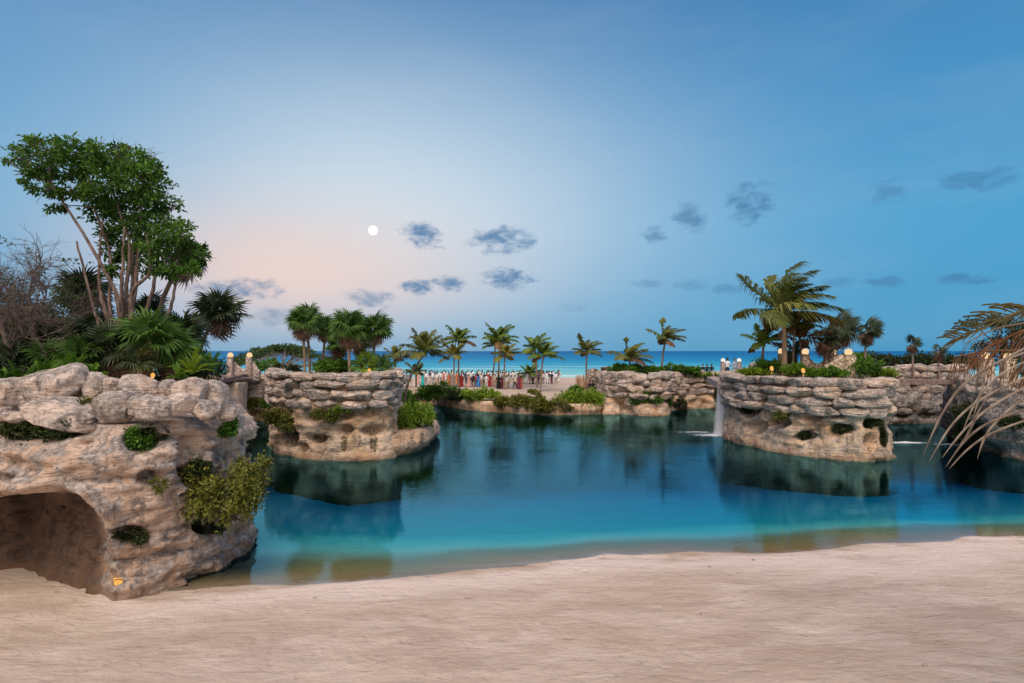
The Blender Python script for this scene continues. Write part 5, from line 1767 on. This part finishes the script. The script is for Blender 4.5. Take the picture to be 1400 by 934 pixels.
m, t = new_mat('foam')
pos = t.n('ShaderNodeNewGeometry').outputs['Position']
n1 = t.noise(t.vmath('MULTIPLY', pos, (1.6, 5.0, 1)), 1.6, 6, .65, .5)
at = t.n('ShaderNodeAttribute', attribute_name='tint').outputs['Fac']
f_ = t.step(t.math('ADD', n1, t.math('MULTIPLY', at, .55)), .68, .95)
finish(t, t.n('ShaderNodeMixShader', {0: f_, 1: t.n('ShaderNodeBsdfTransparent').outputs[0], 2: principled(t, (.8, .86, .9), .6)}).outputs[0])
M['foam'] = m
p = W(985, 598, 41)
foam(wf, (p[0] + .1, 41.6), 2.6, 1.2, seed=3, dens=1.0)
p = W(960, 592, 43)
foam(wf, (p[0] - .2, 43), 3.0, .8, seed=4, ang=-.15, dens=.6)
# thin cascade beyond the right island
cs = thing('small_cascade', 'thin white line of foam across the channel under the footbridge', 'cascade', (26, 38.5, 0))
foam(cs, (25.6, 38.2), 2.6, .5, seed=6, dens=1.0)
foam(cs, (28.0, 37.4), 2.2, .4, seed=7, dens=.6)

# ================================================================== MOON
mn = W(510, 315, 9000)
moon = thing('moon', 'full white moon low in the dusk sky', 'moon', mn)
mb_ = MB(); globe(mb_, mn, 6.6 / F * 9000, 20)
mb_.build('disc', M['moon'], moon)

# pebbles and flotsam on the sand
peb = [stone_mesh(700 + k, 4).mesh('pebble', M['stone_near']) for k in range(3)]
for i, (x, y) in enumerate([(795, 692), (676, 740), (970, 770), (1030, 760), (1090, 842), (960, 837), (875, 908), (1265, 910), (560, 800), (430, 812), (1150, 905)]):
    if y < 745: continue
    p = G(x, y, .15); p[2] = float(sand_z(p[0], p[1])) + .01
    o = link('pebble', peb[i % 3], None, p, (0, 0, i), (.09, .07, .05))
    tag(o, 'small dark pebble lying on the pale sand', 'pebble', 'pebbles on the sand')

# ================================================================== PEOPLE
def figure(pose, dress=False):
    """standing figure, 1.72 m, facing -Y... built as one skinned surface; returns (mesh, hair mesh, dress mesh)"""
    J = {}
    E = []

    def j(n, p, r, par=None):
        J[n] = (len(J), p, r)
        if par: E.append((J[par][0], J[n][0]))
    j('pelvis', (0, 0, .93), .125)
    j('waist', (0, 0.01, 1.08), .118, 'pelvis')
    j('chest', (0, 0.0, 1.28), .140, 'waist')
    j('neck0', (0, 0.02, 1.44), .062, 'chest')
    j('neck', (0, 0.01, 1.50), .05, 'neck0')
    j('head0', (0, -.005, 1.56), .078, 'neck')
    j('head1', (0, 0.0, 1.63), .092, 'head0')
    j('head2', (0, 0.005, 1.69), .06, 'head1')
    st = {'stand': (.0, .0), 'apart': (.05, -.03), 'walk': (.22, -.18), 'join': (.02, .0), 'raise': (.03, -.02)}[pose]
    for s, nm in ((-1, 'l'), (1, 'r')):
        sp = st[0] * s if pose == 'walk' else 0
        wd = .09 + (abs(st[0]) if pose == 'apart' else 0)
        j('hip' + nm, (s * .085, 0, .86), .098, 'pelvis')
        j('knee' + nm, (s * wd, sp * .45 - .02, .48), .062, 'hip' + nm)
        j('calf' + nm, (s * wd, sp * .75, .32), .056, 'knee' + nm)
        j('ankle' + nm, (s * wd, sp, .085), .036, 'calf' + nm)
        j('toe' + nm, (s * (wd + .02), sp - .15, .03), .033, 'ankle' + nm)
        j('sho' + nm, (s * .185, .0, 1.39), .066, 'chest')
        if pose == 'join':
            el_, wr_, ha = (s * .25, -.03, 1.12), (s * .08, -.22, 1.02), (s * .02, -.26, 1.0)
        elif pose == 'raise' and s > 0:
            el_, wr_, ha = (s * .30, -.10, 1.22), (s * .22, -.24, 1.42), (s * .20, -.27, 1.50)
        else:
            sw = -.10 * s if pose == 'walk' else 0
            el_, wr_, ha = (s * .25, .02 + sw * .5, 1.12), (s * .26, -.04 + sw, .89), (s * .255, -.06 + sw, .80)
        j('elb' + nm, el_, .046, 'sho' + nm)
        j('wri' + nm, wr_, .032, 'elb' + nm)
        j('han' + nm, ha, .030, 'wri' + nm)
    pts = [v[1] for v in J.values()]
    me = bpy.data.meshes.new('fig'); me.from_pydata(pts, E, [])
    ob = bpy.data.objects.new('fig', me); COL.objects.link(ob)
    sk = ob.modifiers.new('s', 'SKIN'); sk.use_smooth_shade = True
    ss = ob.modifiers.new('u', 'SUBSURF'); ss.levels = ss.render_levels = 1
    lay = me.skin_vertices[0].data
    for v in J.values():
        lay[v[0]].radius = (v[2], v[2] * (.82 if v[0] in (0, 1, 2) else 1))
        lay[v[0]].use_root = v[0] == 0
    dg = bpy.context.evaluated_depsgraph_get(); dg.update()
    ev = ob.evaluated_get(dg)
    out = bpy.data.meshes.new_from_object(ev, preserve_all_data_layers=False, depsgraph=dg)
    bpy.data.objects.remove(ob); bpy.data.meshes.remove(me)
    names = list(J)
    A = np.array([J[names[a]][1] for a in range(len(names))])
    seg = [(A[a], A[b], names[b]) for a, b in E]
    nf = len(out.polygons)
    cen = np.zeros(nf * 3); out.polygons.foreach_get('center', cen); cen = cen.reshape(-1, 3)
    best, lab = np.full(nf, 9.0), [None] * nf
    for a, b, nmn in seg:
        ab = b - a
        tt = np.clip(((cen - a) @ ab) / (ab @ ab + 1e-9), 0, 1)
        d_ = np.linalg.norm(cen - a - tt[:, None] * ab, axis=1)
        for k in np.where(d_ < best)[0]:
            best[k] = d_[k]; lab[k] = nmn
    idx = np.zeros(nf, int)
    for k, nmn in enumerate(lab):
        if nmn.startswith(('head', 'neck')) and nmn != 'neck0': idx[k] = 0
        elif nmn.startswith('han'): idx[k] = 0
        elif nmn.startswith(('toe',)): idx[k] = 3
        elif nmn.startswith(('hip', 'knee', 'calf', 'ankle')): idx[k] = 2
        elif nmn.startswith('wri'): idx[k] = 0 if dress else 1
        else: idx[k] = 1
    # below the belt the pelvis belongs to the trousers
    for k in np.where((idx == 1) & (cen[:, 2] < .95) & (np.abs(cen[:, 0]) < .17))[0]: idx[k] = 2
    nv = len(out.vertices)
    V = np.zeros(nv * 3); out.vertices.foreach_get('co', V); V = V.reshape(-1, 3)
    polys = [list(p.vertices) for p in out.polygons]
    bpy.data.meshes.remove(out)
    mbp = MB()
    for g in range(4):
        pass
    q = [(p, i) for p, i in zip(polys, idx) if len(p) == 4]
    tr_ = [(p, i) for p, i in zip(polys, idx) if len(p) == 3]
    mbp.add(V)
    if q: mbp.Fq.append(np.array([p for p, _ in q])); mbp.Mq.append(np.array([i for _, i in q]))
    if tr_: mbp.Ft.append(np.array([p for p, _ in tr_])); mbp.Mt.append(np.array([i for _, i in tr_]))
    # fingers, nose, ears: rooted in the palm and the head
    for s, nm in ((-1, 'l'), (1, 'r')):
        w_, h_ = np.array(J['wri' + nm][1]), np.array(J['han' + nm][1])
        dv = nrm(h_ - w_)
        sv = nrm(np.cross(dv, np.array((1.0, .2, .1))))
        for f_, ln in zip((-1.5, -.5, .5, 1.5), (.07, .08, .085, .065)):
            b0 = h_ + sv * f_ * .016
            tube(mbp, [b0 - dv * .01, b0 + dv * ln * .6, b0 + dv * ln + np.array((0, -.015, 0))], [.010, .009, .006], 5)
        tube(mbp, [w_ * .4 + h_ * .6 - sv * .015, h_ - sv * .045 + dv * .02, h_ - sv * .05 + dv * .05], [.011, .010, .007], 5)
        tube(mbp, [(s * .085, .0, 1.60), (s * .098, .01, 1.64)], [.018, .012], 5)
    tube(mbp, [(0, -.08, 1.645), (0, -.108, 1.612), (0, -.088, 1.60)], [.01, .016, .012], 5)
    # hair cap
    hm = MB()
    n, mm = 12, 7
    HV, HQ = [], []
    for a in range(mm + 1):
        th = a / mm * (math.pi * (.62 if not dress else .62))
        for b in range(n):
            ph = b / n * 2 * math.pi
            back = max(0, math.sin(ph))
            x, y, z = math.sin(th) * math.cos(ph) * .100, math.sin(th) * math.sin(ph) * .112 + .014, math.cos(th) * .095
            if y < -.05 and z < .02: y += .05
            if dress and a >= mm - 1: z -= .16 * back
            HV.append((x, y, 1.66 + z))
    for a in range(mm):
        for b in range(n):
            HQ.append((a * n + b, a * n + (b + 1) % n, (a + 1) * n + (b + 1) % n, (a + 1) * n + b))
    hm.add(HV, HQ)
    dm = None
    if dress:
        dm = MB()
        zz = [1.40, 1.28, 1.10, .98, .80, .5, .2, .08]
        rr2 = [.135, .165, .135, .165, .205, .235, .27, .285]
        n = 14
        V2, Q2 = [], []
        for z, r in zip(zz, rr2):
            for b in range(n):
                ph = b / n * 2 * math.pi
                rp = r * (1 + (.06 * math.sin(ph * 5) if z < .9 else 0))
                V2.append((math.cos(ph) * rp, math.sin(ph) * rp * .82, z))
        for a in range(len(zz) - 1):
            for b in range(n):
                Q2.append((a * n + b, a * n + (b + 1) % n, (a + 1) * n + (b + 1) % n, (a + 1) * n + b))
        dm.add(V2, Q2)
    return mbp, hm, dm


def cloth(name, col, r=.85):
    return simple_mat(name, col, r, .2, .15, 6.0)


CM = {k: cloth('cloth_' + k, c) for k, c in {'white': (.78, .79, .82), 'blue': (.45, .55, .72), 'khaki': (.50, .40, .29), 'black': (.015, .015, .018), 'navy': (.03, .04, .08), 'orange': (.62, .20, .09), 'coral': (.60, .11, .07),
                                       'teal': (.02, .42, .40), 'red': (.42, .04, .04), 'pink': (.72, .42, .38), 'grey': (.30, .30, .32), 'royal': (.05, .18, .50), 'cream': (.70, .60, .47), 'plum': (.16, .04, .07)}.items()}
SK = [simple_mat('skin_tone', c, .6, .3, .1) for c in ((.32, .19, .12), (.20, .11, .07), (.45, .29, .20))]
HAIR = simple_mat('dark_hair', (.02, .015, .012), .6, .3, .3)
SHOE = simple_mat('dark_shoe', (.03, .025, .02), .5)
FIG = {}
for ps in ('stand', 'apart', 'walk', 'join', 'raise'):
    for dr in (False, True):
        if dr and ps in ('apart', 'walk'): continue
        a, b, c = figure(ps, dr)
        FIG[ps, dr] = (a.mesh('body', [SK[0], CM['white'], CM['khaki'], SHOE]), b.mesh('hair', HAIR), c.mesh('dress', CM['white']) if c else None)


def person(x, y, z, face, top, bottom, pose='stand', dress=False, label='', group=None, h=1.0, rs=rng):
    o = thing('person', label, 'person', (x, y, z), group)
    o.rotation_euler = (0, 0, face)
    o.scale = (h, h, h)
    bm, hm, dm = FIG[pose, dress]
    b = link('body', bm, o)
    sk = SK[int(rs.integers(3))]
    for i, mt in enumerate((sk, CM[top], CM[bottom] if not dress else sk, SHOE)):
        b.material_slots[i].link = 'OBJECT'
        b.material_slots[i].material = mt
    link('hair', hm, o)
    if dress:
        d_ = link('dress', dm, o)
        d_.material_slots[0].link = 'OBJECT'
        d_.material_slots[0].material = CM[top]
    return o


GX = np.array
rs = np.random.default_rng(900)


def gz(x, y): return float(far_z(np.array([[x]]), np.array([[y]]))[0, 0]) - .01


def at_px(px, d): return (px - CX) / F * d


WORD = {'white': 'white', 'blue': 'pale blue', 'khaki': 'khaki', 'black': 'black', 'navy': 'navy', 'orange': 'orange', 'coral': 'coral', 'teal': 'teal', 'red': 'red', 'pink': 'pink', 'grey': 'grey', 'royal': 'royal blue', 'cream': 'cream', 'plum': 'dark plum'}
# the seated-looking rows of the gathering, backs turned, facing the sea
for r_i, d in enumerate((84.0, 86.2, 88.4, 90.8)):
    x = 566 + r_i * 2
    while x < 758:
        x += rs.uniform(4.6, 8.6)
        if 706 < x < 716 and r_i == 0: continue
        dr = rs.random() < .07
        top = rs.choice(['white', 'white', 'white', 'white', 'blue', 'cream', 'navy', 'grey']) if not dr else rs.choice(['pink', 'orange', 'coral', 'cream'])
        bot = rs.choice(['khaki', 'navy', 'grey', 'white'])
        X = at_px(x, d)
        lab = (f'guest in a {WORD[top]} dress standing in the packed rows of the gathering' if dr else f'guest in {WORD[top]} shirt and {WORD[bot]} trousers in the packed rows of the gathering')
        person(X, d + rs.uniform(-.4, .4), gz(X, d), math.pi + rs.uniform(-.5, .5), top, bot, 'join' if rs.random() < .4 else 'stand', dr, lab, 'guests in the packed rows', rs.uniform(.95, 1.05), rs)
# front edge of the crowd, one by one: (px, d, facing, top, bottom, pose, dress, label)
FR = [(578, 79, 2.6, 'teal', 'teal', 'stand', True, 'woman in a long teal dress at the edge of the gathering'),
      (614, 80, 3.0, 'orange', 'orange', 'stand', True, 'woman in an orange dress left of the yellowing palm'), (621, 81, 3.2, 'cream', 'cream', 'join', True, 'woman in a cream dress by the yellowing palm trunk'),
      (628, 79, 3.6, 'coral', 'coral', 'stand', True, 'woman in a coral dress right of the palm pair'), (631, 78.5, 3.0, 'red', 'red', 'join', True, 'woman in a red dress beside the one in coral'),
      (641, 78, 3.3, 'pink', 'pink', 'stand', True, 'woman in a pink dress left of the man in black'), (647, 77.5, 3.0, 'black', 'black', 'apart', False, 'man in an all black suit standing apart behind the lime shrub'),
      (651, 78, 2.7, 'coral', 'navy', 'stand', False, 'person in a coral top between the black suit and the blue dress'), (654, 77.5, 3.4, 'royal', 'royal', 'stand', True, 'woman in a royal blue dress with bare shoulders'),
      (658, 78.2, 3.1, 'white', 'khaki', 'stand', False, 'man in white shirt and khaki trousers right of the blue dress'), (662, 79, 3.1, 'black', 'black', 'stand', False, 'person in black between two white shirts'),
      (665, 77.5, 3.0, 'white', 'white', 'apart', False, 'man all in white with legs apart'), (669, 78, 2.8, 'red', 'red', 'stand', True, 'woman in a red dress beside the man all in white'),
      (674, 79, 3.4, 'pink', 'pink', 'stand', True, 'woman in pale pink at the leftmost trio palm'), (677, 78, 3.1, 'cream', 'khaki', 'join', False, 'man in cream shirt at the leftmost trio palm'),
      (681.5, 74.5, 3.0, 'black', 'black', 'stand', True, 'woman in a long black dress in front of the palm trio'), (686, 75, 3.2, 'plum', 'plum', 'stand', True, 'woman in a dark plum dress in front of the palm trio'),
      (692, 74.5, 2.9, 'white', 'khaki', 'stand', False, 'man in white shirt and khaki trousers right of the yellow palm'), (695, 76, 3.5, 'white', 'khaki', 'join', False, 'man in white shirt turned aside near the yellow palm'),
      (699, 75, 3.0, 'cream', 'white', 'stand', False, 'man in cream shirt and white trousers near the coral gown'), (704, 74, 2.2, 'cream', 'black', 'walk', False, 'person stepping forward in cream top and black trousers'),
      (709, 74, 3.0, 'plum', 'plum', 'stand', True, 'woman in dark plum dress holding the coral shawl side'), (711.5, 74.6, 3.3, 'coral', 'coral', 'raise', True, 'woman in a bright coral gown with one hand raised'),
      (668.5, 86, 3.1, 'white', 'white', 'raise', False, 'tall man in white rising above the packed rows'), (721, 83, 3.0, 'white', 'white', 'stand', False, 'man in white under the stunted palm'), (725, 84, 3.2, 'pink', 'khaki', 'stand', False, 'man in pink shirt under the stunted palm'),
      (729, 83, 3.0, 'white', 'black', 'stand', False, 'man in white shirt and black trousers behind the tall leaning palm'), (736, 82, 3.0, 'navy', 'navy', 'stand', False, 'man in navy between the leaning palm pair'),
      (747, 83, 2.8, 'white', 'white', 'apart', False, 'man all in white at the open end of the rows'), (749, 85, 3.2, 'blue', 'grey', 'stand', False, 'man in pale blue shirt at the open end of the rows'), (754.5, 83, 3.9, 'black', 'plum', 'join', False, 'person in black top bending at the far end of the rows')]
for (px_, d, fc, tp, bt, ps, dr, lb) in FR:
    X = at_px(px_, d)
    person(X, d, gz(X, d), fc, tp, bt, ps, dr, lb, None, rs.uniform(.98, 1.06), rs)
# white-shirted group on the pale platform
pz_ = W(562, 530, 67)[2]
for i, (px_, lb, bt, ps) in enumerate([(542, 'man in white shirt at the left end of the platform group', 'khaki', 'stand'), (546, 'man in white shirt and khaki trousers second from the small dusky palm', 'khaki', 'join'), (550.5, 'tall man in white robe in the middle of the platform group', 'white', 'stand'),
                                   (555.5, 'tall man in white shirt beside the robe on the platform', 'grey', 'stand'), (560.5, 'man in white shirt at the right end of the platform group', 'khaki', 'apart')]):
    X = at_px(px_, 68)
    person(X, 68 + .2 * (i % 2), pz_ - .01, 3.1 + .15 * i, 'white', bt, ps, False, lb, None, 1.02, rs)
# attendants in black by the steps
for i, (px_, lb) in enumerate([(806.5, 'attendant in black nearest the palisade poles'), (811, 'attendant in black between the two others'), (815.5, 'attendant in black nearest the boulder bank')]):
    X = at_px(px_, 63)
    person(X, 63 + .2 * i, gz(X, 63), 3.0 + .3 * i, 'black', 'black', 'stand', False, lb, None, 1.03, rs)
X = at_px(796, 70); person(X, 70, gz(X, 70), 3.1, 'black', 'navy', 'join', False, 'dark clad person behind the palisade rail', None, 1.0, rs)
# two men on the bridge deck and watchers beyond
person(at_px(994.5, 48.5), 48.5, 3.715, 2.8, 'white', 'navy', 'join', False, 'man in white shirt and navy trousers between the white globe pillars', None, 1.0, rs)
person(at_px(1004.5, 48.2), 48.2, 3.715, .6, 'blue', 'grey', 'walk', False, 'man in pale blue shirt leaning at the right white globe pillar', None, .96, rs)
for i, (px_, lb) in enumerate([(961, 'watcher in black nearest the clipped shrubs behind the bank'), (968, 'watcher in black in the middle behind the bank'), (975.5, 'watcher in black nearest the white globe pillar')]):
    person(at_px(px_, 62), 62 + .3 * i, W(0, 516, 62)[2] - .3, 3.0, 'black', 'black', 'stand', False, lb, None, .98, rs)
person(at_px(1086, 44.5), 44.5, 3.95, 3.4, 'white', 'khaki', 'raise', False, 'man in white behind the low rubble wall on the right island', None, 1.0, rs)

for o in SC.objects:
    if '_w' in o: del o['_w']
